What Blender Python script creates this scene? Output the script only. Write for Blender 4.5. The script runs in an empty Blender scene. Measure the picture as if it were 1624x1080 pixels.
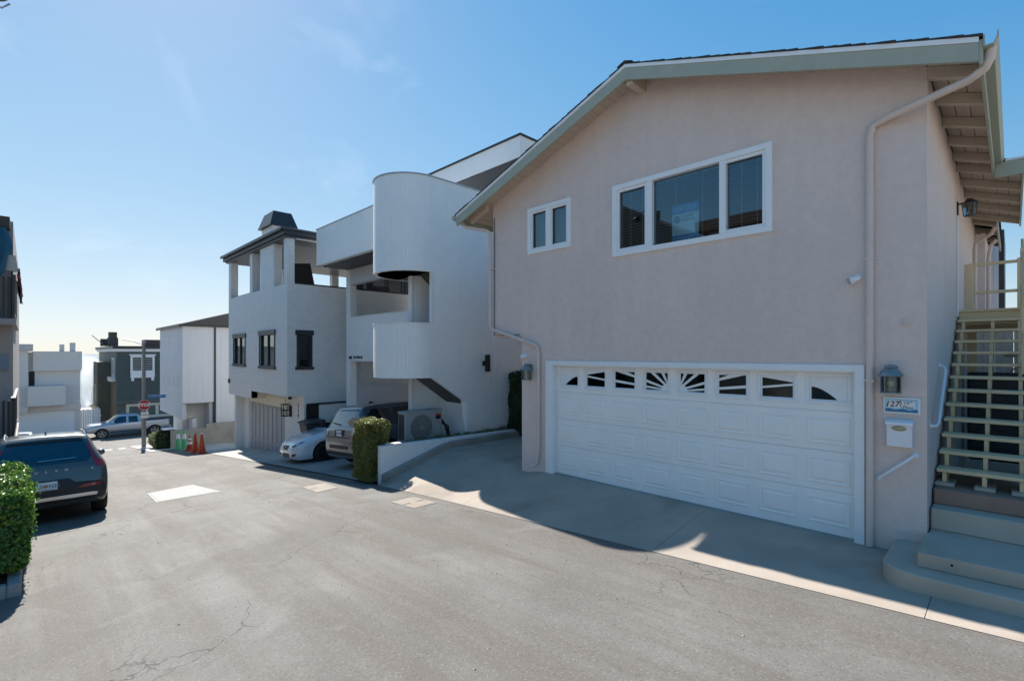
import bpy, bmesh, math, random
from mathutils import Vector, Matrix
from mathutils.bvhtree import BVHTree
from mathutils.geometry import delaunay_2d_cdt

random.seed(7)
SC = bpy.context.scene
COL = SC.collection
R = math.radians

# ------------------------------------------------------------------ camera
cam_data = bpy.data.cameras.new('camera')
cam = bpy.data.objects.new('camera', cam_data)
COL.objects.link(cam)
cam.location = (0, 0, 2.27)
cam.rotation_euler = (R(90), 0, R(45.52))
cam_data.sensor_width = 36
cam_data.lens = 17.31
cam_data.shift_y = 0.0129
cam_data.clip_start = 0.05
cam_data.clip_end = 60000
SC.camera = cam

# ------------------------------------------------------------------ sun and sky
SUN_EL, SUN_OFF = R(42.0), R(8.0)            # sun stands over the sea (-X), a little to +Y
to_sun = Vector((-math.cos(SUN_OFF) * math.cos(SUN_EL), math.sin(SUN_OFF) * math.cos(SUN_EL), math.sin(SUN_EL)))
sun_data = bpy.data.lights.new('sun', 'SUN')
sun_data.energy = 3.0
sun_data.angle = R(0.53)
sun_data.color = (1.0, 0.955, 0.89)
sun = bpy.data.objects.new('sun', sun_data)
sun.rotation_euler = to_sun.to_track_quat('Z', 'Y').to_euler()
sun.location = (0, 0, 40)
COL.objects.link(sun)

world = bpy.data.worlds.new('World')
SC.world = world
world.use_nodes = True
wn, wl = world.node_tree.nodes, world.node_tree.links
wn.clear()
w_out = wn.new('ShaderNodeOutputWorld')
w_bg = wn.new('ShaderNodeBackground')
w_sky = wn.new('ShaderNodeTexSky')
w_sky.sky_type = 'NISHITA'
w_sky.sun_disc = False
w_sky.sun_elevation = SUN_EL
w_sky.sun_rotation = math.atan2(to_sun.x, to_sun.y)
w_sky.air_density = 1.0
w_sky.dust_density = 0.12
w_sky.ozone_density = 3.0
w_bg.inputs['Strength'].default_value = 0.13
w_sat = wn.new('ShaderNodeHueSaturation'); w_sat.inputs['Saturation'].default_value = 1.62
# thin cirrus drawn on the dome direction
w_tc = wn.new('ShaderNodeTexCoord')
w_map = wn.new('ShaderNodeMapping'); w_map.inputs['Scale'].default_value = (1.2, 3.4, 6.0); w_map.inputs['Rotation'].default_value = (0.2, 0.5, 0.6)
w_no = wn.new('ShaderNodeTexNoise'); w_no.inputs['Scale'].default_value = 1.3; w_no.inputs['Detail'].default_value = 8; w_no.inputs['Distortion'].default_value = 0.7
w_rm = wn.new('ShaderNodeMapRange'); w_rm.inputs[1].default_value = 0.58; w_rm.inputs[2].default_value = 0.85; w_rm.inputs[3].default_value = 0; w_rm.inputs[4].default_value = 0.16
w_mx = wn.new('ShaderNodeMix'); w_mx.data_type = 'RGBA'
w_mx.inputs[7].default_value = (3.6, 3.8, 4.0, 1)
wl.new(w_tc.outputs['Generated'], w_map.inputs['Vector']); wl.new(w_map.outputs[0], w_no.inputs['Vector'])
wl.new(w_no.outputs[0], w_rm.inputs[0]); wl.new(w_rm.outputs[0], w_mx.inputs[0])
# soft shoulder c / (1 + k c), the same for the whole dome, as the photograph's own tone curve gives
w_k = wn.new('ShaderNodeVectorMath'); w_k.operation = 'MULTIPLY_ADD'; w_k.inputs[1].default_value = (.31, .31, .31); w_k.inputs[2].default_value = (1, 1, 1)
w_dv = wn.new('ShaderNodeVectorMath'); w_dv.operation = 'DIVIDE'
wl.new(w_sky.outputs[0], w_k.inputs[0]); wl.new(w_sky.outputs[0], w_dv.inputs[0]); wl.new(w_k.outputs[0], w_dv.inputs[1])
w_tint = wn.new('ShaderNodeVectorMath'); w_tint.operation = 'MULTIPLY'; w_tint.inputs[1].default_value = (.985, 1.0, 1.035)
wl.new(w_dv.outputs[0], w_tint.inputs[0]); wl.new(w_tint.outputs[0], w_sat.inputs['Color']); wl.new(w_sat.outputs[0], w_mx.inputs[6]); wl.new(w_mx.outputs[2], w_bg.inputs[0]); wl.new(w_bg.outputs[0], w_out.inputs[0])

vs = SC.view_settings
vs.view_transform = 'Standard'
vs.look = 'None'
vs.gamma = 1
vs.use_curve_mapping = False
vs.exposure = 1.57
SC.cycles.use_denoising = True
SC.cycles.max_bounces = 8
SC.cycles.sample_clamp_indirect = 6

# ------------------------------------------------------------------ materials
def nt(name):
    m = bpy.data.materials.new(name); m.use_nodes = True
    n, l = m.node_tree.nodes, m.node_tree.links
    return m, n, l, n['Principled BSDF']

def mat(name, col, rough=0.6, metal=0.0, var=0.08, vscale=3.0, bump=0.0, bscale=60.0, stretch=None, spec=0.5, coat=0.0, fine=0.0, rvar=0.0):
    """Painted / mineral surface: base colour with two scales of wear plus fine relief."""
    m, n, l, p = nt(name)
    p.inputs['Roughness'].default_value = rough
    p.inputs['Metallic'].default_value = metal
    p.inputs['Specular IOR Level'].default_value = spec
    if coat:
        p.inputs['Coat Weight'].default_value = coat
        p.inputs['Coat Roughness'].default_value = 0.03
    tc = n.new('ShaderNodeTexCoord'); src = tc.outputs['Object']
    if stretch:
        mp = n.new('ShaderNodeMapping'); mp.inputs['Scale'].default_value = stretch
        l.new(src, mp.inputs[0]); src = mp.outputs[0]
    a = n.new('ShaderNodeTexNoise'); a.inputs['Scale'].default_value = vscale; a.inputs['Detail'].default_value = 6; a.inputs['Roughness'].default_value = 0.6
    l.new(src, a.inputs['Vector'])
    r = n.new('ShaderNodeMapRange'); r.inputs[1].default_value = 0.3; r.inputs[2].default_value = 0.7; r.inputs[3].default_value = 1 - var; r.inputs[4].default_value = 1 + var
    l.new(a.outputs[0], r.inputs[0])
    fac = r.outputs[0]
    if fine:
        b2 = n.new('ShaderNodeTexNoise'); b2.inputs['Scale'].default_value = 140; b2.inputs['Detail'].default_value = 3
        l.new(tc.outputs['Object'], b2.inputs['Vector'])
        r2 = n.new('ShaderNodeMapRange'); r2.inputs[1].default_value = 0.3; r2.inputs[2].default_value = 0.7; r2.inputs[3].default_value = 1 - fine; r2.inputs[4].default_value = 1 + fine
        l.new(b2.outputs[0], r2.inputs[0])
        mm = n.new('ShaderNodeMath'); mm.operation = 'MULTIPLY'; l.new(fac, mm.inputs[0]); l.new(r2.outputs[0], mm.inputs[1]); fac = mm.outputs[0]
    v = n.new('ShaderNodeVectorMath'); v.operation = 'SCALE'; v.inputs[0].default_value = col[:3]
    l.new(fac, v.inputs['Scale']); l.new(v.outputs[0], p.inputs['Base Color'])
    if rvar:
        rr = n.new('ShaderNodeMapRange'); rr.inputs[1].default_value = 0.3; rr.inputs[2].default_value = 0.7; rr.inputs[3].default_value = rough - rvar; rr.inputs[4].default_value = rough + rvar
        l.new(a.outputs[0], rr.inputs[0]); l.new(rr.outputs[0], p.inputs['Roughness'])
    if bump:
        bn = n.new('ShaderNodeTexNoise'); bn.inputs['Scale'].default_value = bscale; bn.inputs['Detail'].default_value = 4
        l.new(src, bn.inputs['Vector'])
        bu = n.new('ShaderNodeBump'); bu.inputs['Strength'].default_value = bump; bu.inputs['Distance'].default_value = 0.01
        l.new(bn.outputs[0], bu.inputs['Height']); l.new(bu.outputs[0], p.inputs['Normal'])
    return m

def glass(name, tint, refl=1.9, rough=0.01, clear=0.6):
    """Window glass: fresnel mirror over a tinted see-through sheet."""
    m, n, l, p = nt(name)
    n.remove(p)
    out = n['Material Output']
    tr = n.new('ShaderNodeBsdfTransparent'); tr.inputs[0].default_value = (*[c * clear for c in tint], 1)
    gl = n.new('ShaderNodeBsdfGlossy'); gl.inputs['Roughness'].default_value = rough; gl.inputs[0].default_value = (.84, .95, 1, 1)
    fr = n.new('ShaderNodeFresnel'); fr.inputs[0].default_value = refl
    bu = n.new('ShaderNodeBump'); bu.inputs['Strength'].default_value = .04; bu.inputs['Distance'].default_value = .02
    no = n.new('ShaderNodeTexNoise'); no.inputs['Scale'].default_value = .9
    tc = n.new('ShaderNodeTexCoord'); l.new(tc.outputs['Object'], no.inputs['Vector']); l.new(no.outputs[0], bu.inputs['Height']); l.new(bu.outputs[0], gl.inputs['Normal'])
    mx = n.new('ShaderNodeMixShader')
    l.new(fr.outputs[0], mx.inputs[0]); l.new(tr.outputs[0], mx.inputs[1]); l.new(gl.outputs[0], mx.inputs[2]); l.new(mx.outputs[0], out.inputs[0])
    return m

def brick_mat(name, col, mortar):
    m, n, l, p = nt(name)
    p.inputs['Roughness'].default_value = .6
    tc = n.new('ShaderNodeTexCoord'); sp = n.new('ShaderNodeSeparateXYZ'); l.new(tc.outputs['Object'], sp.inputs[0])
    ad = n.new('ShaderNodeMath'); l.new(sp.outputs[0], ad.inputs[0]); l.new(sp.outputs[1], ad.inputs[1])
    cb = n.new('ShaderNodeCombineXYZ'); l.new(ad.outputs[0], cb.inputs[0]); l.new(sp.outputs[2], cb.inputs[1])
    b = n.new('ShaderNodeTexBrick'); l.new(cb.outputs[0], b.inputs['Vector'])
    b.inputs['Scale'].default_value = 1; b.inputs['Brick Width'].default_value = .24; b.inputs['Row Height'].default_value = .076
    b.inputs['Mortar Size'].default_value = .006; b.inputs['Mortar Smooth'].default_value = .4
    b.inputs['Color1'].default_value = (*col, 1); b.inputs['Color2'].default_value = (*[c * .93 for c in col], 1); b.inputs['Mortar'].default_value = (*mortar, 1)
    l.new(b.outputs[0], p.inputs['Base Color'])
    bu = n.new('ShaderNodeBump'); bu.invert = True; bu.inputs['Strength'].default_value = .8; bu.inputs['Distance'].default_value = .012
    l.new(b.outputs['Fac'], bu.inputs['Height']); l.new(bu.outputs[0], p.inputs['Normal'])
    return m

def leaf_mat(name, c1, c2, rough=.38):
    m, n, l, p = nt(name)
    g = n.new('ShaderNodeNewGeometry'); rp = n.new('ShaderNodeValToRGB')
    rp.color_ramp.elements[0].color = (*c1, 1); rp.color_ramp.elements[1].color = (*c2, 1); rp.color_ramp.elements[1].position = .93
    e3 = rp.color_ramp.elements.new(.97); e3.color = (c2[0]*1.5+.05, c2[1]*.9+.03, c2[2]*.8, 1)
    l.new(g.outputs['Random Per Island'], rp.inputs[0]); l.new(rp.outputs[0], p.inputs['Base Color'])
    p.inputs['Roughness'].default_value = rough
    out = n['Material Output']; tl = n.new('ShaderNodeBsdfTranslucent'); mx = n.new('ShaderNodeMixShader'); mx.inputs[0].default_value = .3
    hs = n.new('ShaderNodeHueSaturation'); hs.inputs['Value'].default_value = 1.5; l.new(rp.outputs[0], hs.inputs['Color']); l.new(hs.outputs[0], tl.inputs[0])
    l.new(p.outputs[0], mx.inputs[1]); l.new(tl.outputs[0], mx.inputs[2]); l.new(mx.outputs[0], out.inputs[0])
    return m

def asphalt_mat():
    m, n, l, p = nt('worn_asphalt')
    tc = n.new('ShaderNodeTexCoord'); O = tc.outputs['Object']
    def noise(sc, det=5, vec=O, rough=.6, dist=0):
        a = n.new('ShaderNodeTexNoise'); a.inputs['Scale'].default_value = sc; a.inputs['Detail'].default_value = det
        a.inputs['Roughness'].default_value = rough; a.inputs['Distortion'].default_value = dist; l.new(vec, a.inputs['Vector']); return a.outputs[0]
    def rng(x, a, b, c, d):
        r = n.new('ShaderNodeMapRange'); r.inputs[1].default_value = a; r.inputs[2].default_value = b; r.inputs[3].default_value = c; r.inputs[4].default_value = d; l.new(x, r.inputs[0]); return r.outputs[0]
    def mix(f, a, b, mode='MIX'):
        x = n.new('ShaderNodeMix'); x.data_type = 'RGBA'; x.blend_type = mode
        if isinstance(f, float): x.inputs[0].default_value = f
        else: l.new(f, x.inputs[0])
        for i, v in ((6, a), (7, b)):
            if isinstance(v, tuple): x.inputs[i].default_value = (*v, 1)
            else: l.new(v, x.inputs[i])
        return x.outputs[2]
    def mul(a, b):
        x = n.new('ShaderNodeMath'); x.operation = 'MULTIPLY'; l.new(a, x.inputs[0])
        if isinstance(b, float): x.inputs[1].default_value = b
        else: l.new(b, x.inputs[1])
        return x.outputs[0]
    # traffic streaks run along the lane, a little askew
    mp = n.new('ShaderNodeMapping'); mp.inputs['Rotation'].default_value = (0, 0, R(4)); mp.inputs['Scale'].default_value = (.16, 1.9, 1); l.new(O, mp.inputs[0])
    streak = noise(1.0, 7, mp.outputs[0], .65, .4)
    base = mix(rng(noise(.55, 6), .35, .66, 0, 1), (.140, .131, .118), (.210, .197, .178))
    base = mix(mul(rng(streak, .42, .60, 0, 1), .85), base, (.138, .118, .100))
    base = mix(mul(rng(noise(.33, 7, dist=1.5), .54, .66, 0, 1), .4), base, (.105, .094, .083))
    base = mix(mul(rng(noise(.9, 6, dist=1.2), .56, .74, 0, 1), .5), base, (.245, .235, .215))
    # aggregate: light and dark stones
    vo = n.new('ShaderNodeTexVoronoi'); vo.inputs['Scale'].default_value = 75; l.new(O, vo.inputs['Vector'])
    sepc = n.new('ShaderNodeSeparateColor'); l.new(vo.outputs['Color'], sepc.inputs[0])
    base = mix(mul(rng(sepc.outputs[0], .84, 1, 0, 1), .3), base, (.36, .345, .315))
    base = mix(mul(rng(sepc.outputs[1], .72, 1, 0, 1), .45), base, (.06, .057, .052))
    base = mix(mul(rng(noise(230, 2), .3, .7, 0, 1), .22), base, (.07, .066, .06))
    # oil drips
    vd = n.new('ShaderNodeTexVoronoi'); vd.inputs['Scale'].default_value = 1.15; vd.inputs['Randomness'].default_value = 1
    wob = n.new('ShaderNodeVectorMath'); wob.operation = 'ADD'; nz = n.new('ShaderNodeTexNoise'); nz.inputs['Scale'].default_value = 5; l.new(O, nz.inputs['Vector'])
    wsc = n.new('ShaderNodeVectorMath'); wsc.operation = 'SCALE'; wsc.inputs['Scale'].default_value = .16; l.new(nz.outputs['Color'], wsc.inputs[0]); l.new(wsc.outputs[0], wob.inputs[0]); l.new(O, wob.inputs[1])
    l.new(wob.outputs[0], vd.inputs['Vector'])
    drips = mul(rng(vd.outputs['Distance'], .05, .10, 1, 0), rng(noise(.35, 2), .5, .6, 0, 1))
    base = mix(mul(drips, .5), base, (.06, .055, .05))
    # cracks: edges of two bent cell patterns, broken up by a mask
    def crack(sc, w, thr, amp):
        v = n.new('ShaderNodeTexVoronoi'); v.feature = 'DISTANCE_TO_EDGE'; v.inputs['Scale'].default_value = sc
        nn = n.new('ShaderNodeTexNoise'); nn.inputs['Scale'].default_value = 2.2; nn.inputs['Detail'].default_value = 6; l.new(O, nn.inputs['Vector'])
        s = n.new('ShaderNodeVectorMath'); s.operation = 'SCALE'; s.inputs['Scale'].default_value = amp; l.new(nn.outputs['Color'], s.inputs[0])
        ad = n.new('ShaderNodeVectorMath'); l.new(s.outputs[0], ad.inputs[0]); l.new(O, ad.inputs[1]); l.new(ad.outputs[0], v.inputs['Vector'])
        return mul(rng(v.outputs['Distance'], w * .35, w, 1, 0), rng(noise(.42, 3), thr, thr + .07, 0, 1))
    ck = n.new('ShaderNodeMath'); ck.operation = 'MAXIMUM'; l.new(crack(.28, .0022, .47, .8), ck.inputs[0]); l.new(crack(.9, .007, .62, .45), ck.inputs[1])
    base = mix(mul(ck.outputs[0], .6), base, (.035, .032, .03))
    l.new(base, p.inputs['Base Color'])
    p.inputs['Roughness'].default_value = .82; p.inputs['Specular IOR Level'].default_value = .35
    h = n.new('ShaderNodeMath'); h.operation = 'SUBTRACT'; l.new(mul(noise(120, 3), .5), h.inputs[0]); l.new(ck.outputs[0], h.inputs[1])
    bu = n.new('ShaderNodeBump'); bu.inputs['Strength'].default_value = .55; bu.inputs['Distance'].default_value = .008; l.new(h.outputs[0], bu.inputs['Height']); l.new(bu.outputs[0], p.inputs['Normal'])
    return m

def concrete_mat(name, col, stain=.35):
    m, n, l, p = nt(name)
    tc = n.new('ShaderNodeTexCoord'); O = tc.outputs['Object']
    def noise(sc, det=6, dist=0):
        a = n.new('ShaderNodeTexNoise'); a.inputs['Scale'].default_value = sc; a.inputs['Detail'].default_value = det; a.inputs['Distortion'].default_value = dist; l.new(O, a.inputs['Vector']); return a.outputs[0]
    def rng(x, a, b, c, d):
        r = n.new('ShaderNodeMapRange'); r.inputs[1].default_value = a; r.inputs[2].default_value = b; r.inputs[3].default_value = c; r.inputs[4].default_value = d; l.new(x, r.inputs[0]); return r.outputs[0]
    def mix(f, a, b):
        x = n.new('ShaderNodeMix'); x.data_type = 'RGBA'; l.new(f, x.inputs[0])
        for i, v in ((6, a), (7, b)):
            if isinstance(v, tuple): x.inputs[i].default_value = (*v, 1)
            else: l.new(v, x.inputs[i])
        return x.outputs[2]
    b = mix(rng(noise(1.3), .3, .7, 0, 1), tuple(c * .86 for c in col), tuple(c * 1.08 for c in col))
    b = mix(rng(noise(.8, 7, .8), .52, .75, 0, stain), b, (col[0] * .45, col[1] * .42, col[2] * .38))
    b = mix(rng(noise(90, 3), .35, .7, 0, .22), b, tuple(c * .62 for c in col))
    l.new(b, p.inputs['Base Color']); p.inputs['Roughness'].default_value = .85; p.inputs['Specular IOR Level'].default_value = .3
    bu = n.new('ShaderNodeBump'); bu.inputs['Strength'].default_value = .3; bu.inputs['Distance'].default_value = .006; l.new(noise(70, 5), bu.inputs['Height']); l.new(bu.outputs[0], p.inputs['Normal'])
    return m

def water_mat():
    m, n, l, p = nt('sea_water')
    p.inputs['Base Color'].default_value = (.02, .08, .16, 1); p.inputs['Roughness'].default_value = .09
    tc = n.new('ShaderNodeTexCoord')
    mp = n.new('ShaderNodeMapping'); mp.inputs['Scale'].default_value = (.14, 1.0, 1); l.new(tc.outputs['Object'], mp.inputs[0])
    a = n.new('ShaderNodeTexNoise'); a.inputs['Scale'].default_value = .8; a.inputs['Detail'].default_value = 5; a.inputs['Roughness'].default_value = .7; l.new(mp.outputs[0], a.inputs['Vector'])
    bu = n.new('ShaderNodeBump'); bu.inputs['Strength'].default_value = 1; bu.inputs['Distance'].default_value = 1.1; l.new(a.outputs[0], bu.inputs['Height']); l.new(bu.outputs[0], p.inputs['Normal'])
    return m

M = {}
M['asphalt'] = asphalt_mat()
M['concrete'] = concrete_mat('apron_concrete', (.43, .365, .30), .7)
M['light_concrete'] = concrete_mat('pale_concrete', (.46, .44, .40), .25)
M['step_concrete'] = concrete_mat('step_concrete', (.52, .44, .355), .55)
M['curb_concrete'] = concrete_mat('kerb_concrete', (.34, .325, .30), .5)
M['red_concrete'] = concrete_mat('red_tinted_concrete', (.33, .22, .17), .6)
M['sand'] = mat('sand', (.42, .36, .27), .9, bump=.3, bscale=8)
M['water'] = water_mat()
M['stucco'] = mat('pink_stucco', (.73, .55, .485), .85, var=.05, vscale=1.1, bump=.6, bscale=70, spec=.25, fine=.035)
def stucco_mat(name, col):
    m, n, l, p = nt(name)
    p.inputs['Roughness'].default_value = .88; p.inputs['Specular IOR Level'].default_value = .25
    tc = n.new('ShaderNodeTexCoord'); O = tc.outputs['Object']
    def noise(sc, det, vec=O, dist=0):
        a = n.new('ShaderNodeTexNoise'); a.inputs['Scale'].default_value = sc; a.inputs['Detail'].default_value = det; a.inputs['Distortion'].default_value = dist; l.new(vec, a.inputs['Vector']); return a.outputs[0]
    def rng(x, a, b, c, d):
        r = n.new('ShaderNodeMapRange'); r.inputs[1].default_value = a; r.inputs[2].default_value = b; r.inputs[3].default_value = c; r.inputs[4].default_value = d; l.new(x, r.inputs[0]); return r.outputs[0]
    def mul(a, b):
        x = n.new('ShaderNodeMath'); x.operation = 'MULTIPLY'; l.new(a, x.inputs[0]); l.new(b, x.inputs[1]); return x.outputs[0]
    mp = n.new('ShaderNodeMapping'); mp.inputs['Scale'].default_value = (3.2, 3.2, .22); l.new(O, mp.inputs[0])
    f = mul(rng(noise(.7, 5, dist=.6), .3, .7, .965, 1.03), rng(noise(1, 6, mp.outputs[0]), .35, .7, 1.015, .965))
    f = mul(f, rng(noise(9, 6), .3, .7, .965, 1.03)); f = mul(f, rng(noise(120, 3), .3, .7, .94, 1.06))
    v = n.new('ShaderNodeVectorMath'); v.operation = 'SCALE'; v.inputs[0].default_value = col; l.new(f, v.inputs['Scale']); l.new(v.outputs[0], p.inputs['Base Color'])
    h = n.new('ShaderNodeMath'); h.operation = 'MULTIPLY_ADD'; l.new(noise(38, 6, dist=.8), h.inputs[0]); h.inputs[1].default_value = 1.0; l.new(noise(4, 3), h.inputs[2])
    bu = n.new('ShaderNodeBump'); bu.inputs['Strength'].default_value = .75; bu.inputs['Distance'].default_value = .014; l.new(h.outputs[0], bu.inputs['Height']); l.new(bu.outputs[0], p.inputs['Normal'])
    return m
M['stucco'] = stucco_mat('pink_stucco', (.735, .60, .545))
M['pink_trim'] = mat('pink_painted_metal', (.68, .55, .49), .5, var=.05)
M['sage'] = mat('sage_green_paint', (.38, .39, .31), .55, var=.06, vscale=5)
M['white_trim'] = mat('white_trim_paint', (.82, .82, .82), .45, var=.03, vscale=6)
M['door_white'] = mat('white_garage_paint', (.90, .87, .84), .42, var=.03, vscale=2.5, bump=.05, bscale=40)
M['vinyl'] = mat('white_vinyl', (.83, .83, .84), .35, var=.02)
M['shingle'] = mat('dark_shingle', (.045, .042, .04), .9, var=.25, vscale=12, bump=.5, bscale=150)
M['soffit'] = mat('tan_soffit_paint', (.55, .44, .35), .7, var=.08, vscale=5, stretch=(6, .6, 6))
M['rafter'] = mat('tan_rafter_paint', (.56, .46, .36), .6, var=.06)
M['tan_wood'] = mat('tan_painted_wood', (.74, .57, .35), .55, var=.08, vscale=4, stretch=(1, 1, 1), bump=.08)
M['siding'] = mat('white_vertical_siding', (.88, .87, .85), .5, var=.03, vscale=2)
M['siding_grey'] = mat('grey_paint_and_shade', (.55, .56, .58), .6, var=.03)
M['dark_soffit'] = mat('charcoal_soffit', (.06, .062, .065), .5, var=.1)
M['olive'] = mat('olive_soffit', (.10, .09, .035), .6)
M['cap_metal'] = mat('grey_cap_metal', (.42, .43, .45), .4, metal=.3)
M['black_cap'] = mat('black_cap_metal', (.02, .02, .022), .4)
M['white_brick'] = brick_mat('white_painted_brick', (.87, .86, .84), (.55, .55, .54))
M['charcoal'] = mat('charcoal_paint', (.03, .031, .035), .45, var=.15)
M['grey_fascia'] = mat('blue_grey_fascia', (.055, .062, .075), .4, var=.1)
M['cream'] = mat('cream_paint', (.70, .65, .54), .6, var=.04)
M['grey_door'] = mat('grey_garage_paint', (.36, .36, .38), .5, var=.04)
M['blue_siding'] = mat('pale_blue_grey_siding', (.55, .58, .63), .6, var=.04, stretch=(8, 8, .5), vscale=1.5)
M['bluewhite'] = mat('pale_grey_siding', (.68, .69, .70), .6, var=.04, stretch=(8, 8, .5), vscale=1.5)
M['block'] = concrete_mat('grey_block', (.42, .39, .33), .4)
M['dark_siding'] = mat('dark_green_siding', (.115, .13, .115), .6, var=.08, vscale=3)
M['brown'] = mat('brown_paint', (.05, .035, .028), .5)
M['far_white'] = mat('far_white_stucco', (.68, .64, .60), .8, var=.03)
M['apt'] = mat('warm_grey_stucco', (.42, .37, .34), .8, var=.04, bump=.2)
M['blue_cloth'] = mat('blue_cloth', (.02, .12, .20), .8, var=.12, stretch=(20, 20, .6), vscale=2)
M['iron'] = mat('black_iron', (.015, .016, .02), .4)
M['win_glass'] = glass('blue_window_glass', (.62, .88, 1.0), 2.2, clear=1.0)
M['sky_glass'] = glass('mirror_window_glass', (.35, .47, .50), 2.5, clear=.4)
M['dark_glass'] = glass('dark_window_glass', (.10, .12, .13), 1.6, clear=.5)
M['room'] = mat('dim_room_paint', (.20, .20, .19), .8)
M['blind'] = mat('blind_slat', (.80, .82, .82), .5)
M['black'] = mat('matte_black', (.012, .012, .013), .7)
M['galv'] = mat('weathered_zinc', (.21, .26, .28), .5, metal=.35, var=.25, vscale=18)
M['clear_glass'] = glass('lantern_glass', (.8, .82, .8), 1.5, clear=.85)
M['bulb'] = mat('frosted_bulb', (.7, .62, .42), .3)
M['plaque'] = mat('plaque_sea_blue', (.30, .55, .68), .4, var=.3, vscale=9)
M['deep_blue'] = mat('plaque_deep_blue', (.03, .16, .32), .4, var=.3, vscale=14, stretch=(1, 1, 6))
M['ink'] = mat('dark_ink', (.015, .017, .02), .5)
M['white_enamel'] = mat('white_enamel', (.78, .78, .80), .3, var=.02)
M['brass'] = mat('dull_brass', (.35, .32, .22), .35, metal=.6)
M['poster_blue'] = mat('poster_blue', (.02, .33, .62), .5)
M['poster_pale'] = mat('poster_pale', (.86, .88, .86), .5)
M['poster_green'] = mat('poster_green', (.18, .40, .22), .5)
M['poster_grey'] = mat('poster_grey', (.20, .26, .32), .5)
M['leaf_bright'] = leaf_mat('glossy_bright_leaf', (.035, .10, .016), (.13, .25, .035), .3)
M['leaf_box'] = leaf_mat('small_olive_leaf', (.055, .088, .018), (.25, .25, .065))
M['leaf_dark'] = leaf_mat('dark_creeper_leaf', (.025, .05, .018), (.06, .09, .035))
M['leaf_yellow'] = leaf_mat('yellow_green_leaf', (.16, .22, .03), (.34, .38, .06))
M['leaf_grey'] = leaf_mat('grey_green_leaf', (.09, .11, .05), (.28, .29, .16))
M['bark'] = mat('bark', (.08, .06, .045), .9, bump=.5)
M['soil'] = mat('soil', (.06, .045, .035), .95, bump=.5)
M['gate'] = mat('olive_gate_paint', (.30, .29, .17), .6)
M['rubber'] = mat('tyre_rubber', (.014, .014, .015), .75)
M['alloy'] = mat('alloy_rim', (.42, .43, .45), .3, metal=.8)
M['dark_alloy'] = mat('dark_alloy_rim', (.05, .05, .055), .3, metal=.7)
M['paint_grey'] = mat('metallic_grey_green_paint', (.105, .115, .11), .28, metal=.35, var=.02, coat=.8)
M['paint_silver'] = mat('silver_paint', (.46, .48, .50), .3, metal=.45, var=.02, coat=.8)
M['paint_white'] = mat('pearl_white_paint', (.72, .74, .77), .25, var=.01, coat=.9)
M['paint_bronze'] = mat('grey_bronze_paint', (.12, .135, .145), .28, metal=.4, var=.02, coat=.8)
M['car_plastic'] = mat('black_car_plastic', (.022, .023, .025), .55, var=.06)
M['car_glass'] = mat('tinted_car_glass', (.012, .016, .022), .03, var=0, spec=.9, coat=.6)
M['blue_car_glass'] = mat('blue_tinted_car_glass', (.014, .026, .045), .03, var=0, spec=.9, coat=.6)
M['red_lamp'] = mat('red_lamp_lens', (.36, .008, .012), .12, coat=.8)
M['clear_lamp'] = mat('clear_lamp_lens', (.40, .44, .48), .12, metal=.3, coat=.8)
M['chrome'] = mat('satin_chrome', (.62, .63, .65), .22, metal=.9)
M['plate'] = mat('plate_white', (.72, .75, .74), .4)
M['plate_orange'] = mat('plate_orange', (.60, .20, .08), .4)
M['cone_orange'] = mat('cone_orange', (.62, .085, .02), .5, var=.12)
M['cone_green'] = mat('cone_green', (.10, .42, .20), .5, var=.1)
M['cone_red'] = mat('cone_red', (.45, .03, .02), .5)
M['cone_white'] = mat('cone_sleeve', (.72, .72, .70), .35)
M['stop_red'] = mat('stop_sign_red', (.42, .015, .02), .4)
M['street_blue'] = mat('street_sign_blue', (.01, .14, .42), .4)
M['pole'] = mat('grey_steel_pole', (.20, .195, .19), .5, metal=.3, var=.12)
M['bin'] = mat('dark_grey_bin', (.045, .045, .045), .5, var=.15)
M['ac'] = mat('pale_grey_metal', (.36, .38, .38), .45, var=.05)
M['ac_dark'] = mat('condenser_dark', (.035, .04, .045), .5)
M['iron_plate'] = mat('pale_worn_lid', (.235, .235, .23), .7, var=.12, vscale=9, bump=.15)
M['lid'] = mat('tan_concrete_lid', (.27, .225, .18), .8, var=.15, vscale=8, bump=.2)
M['road_paint'] = mat('worn_white_road_paint', (.50, .49, .46), .7, var=.2, vscale=9)
M['roof_grey'] = mat('grey_asphalt_roof', (.10, .095, .09), .9, var=.2, vscale=30)
M['lattice'] = mat('tan_lattice', (.42, .36, .24), .6)
M['blind_brown'] = mat('brown_stained_wood', (.16, .075, .035), .6, var=.15)
M['sand_stucco'] = mat('sand_stucco', (.66, .61, .53), .85)

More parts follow.
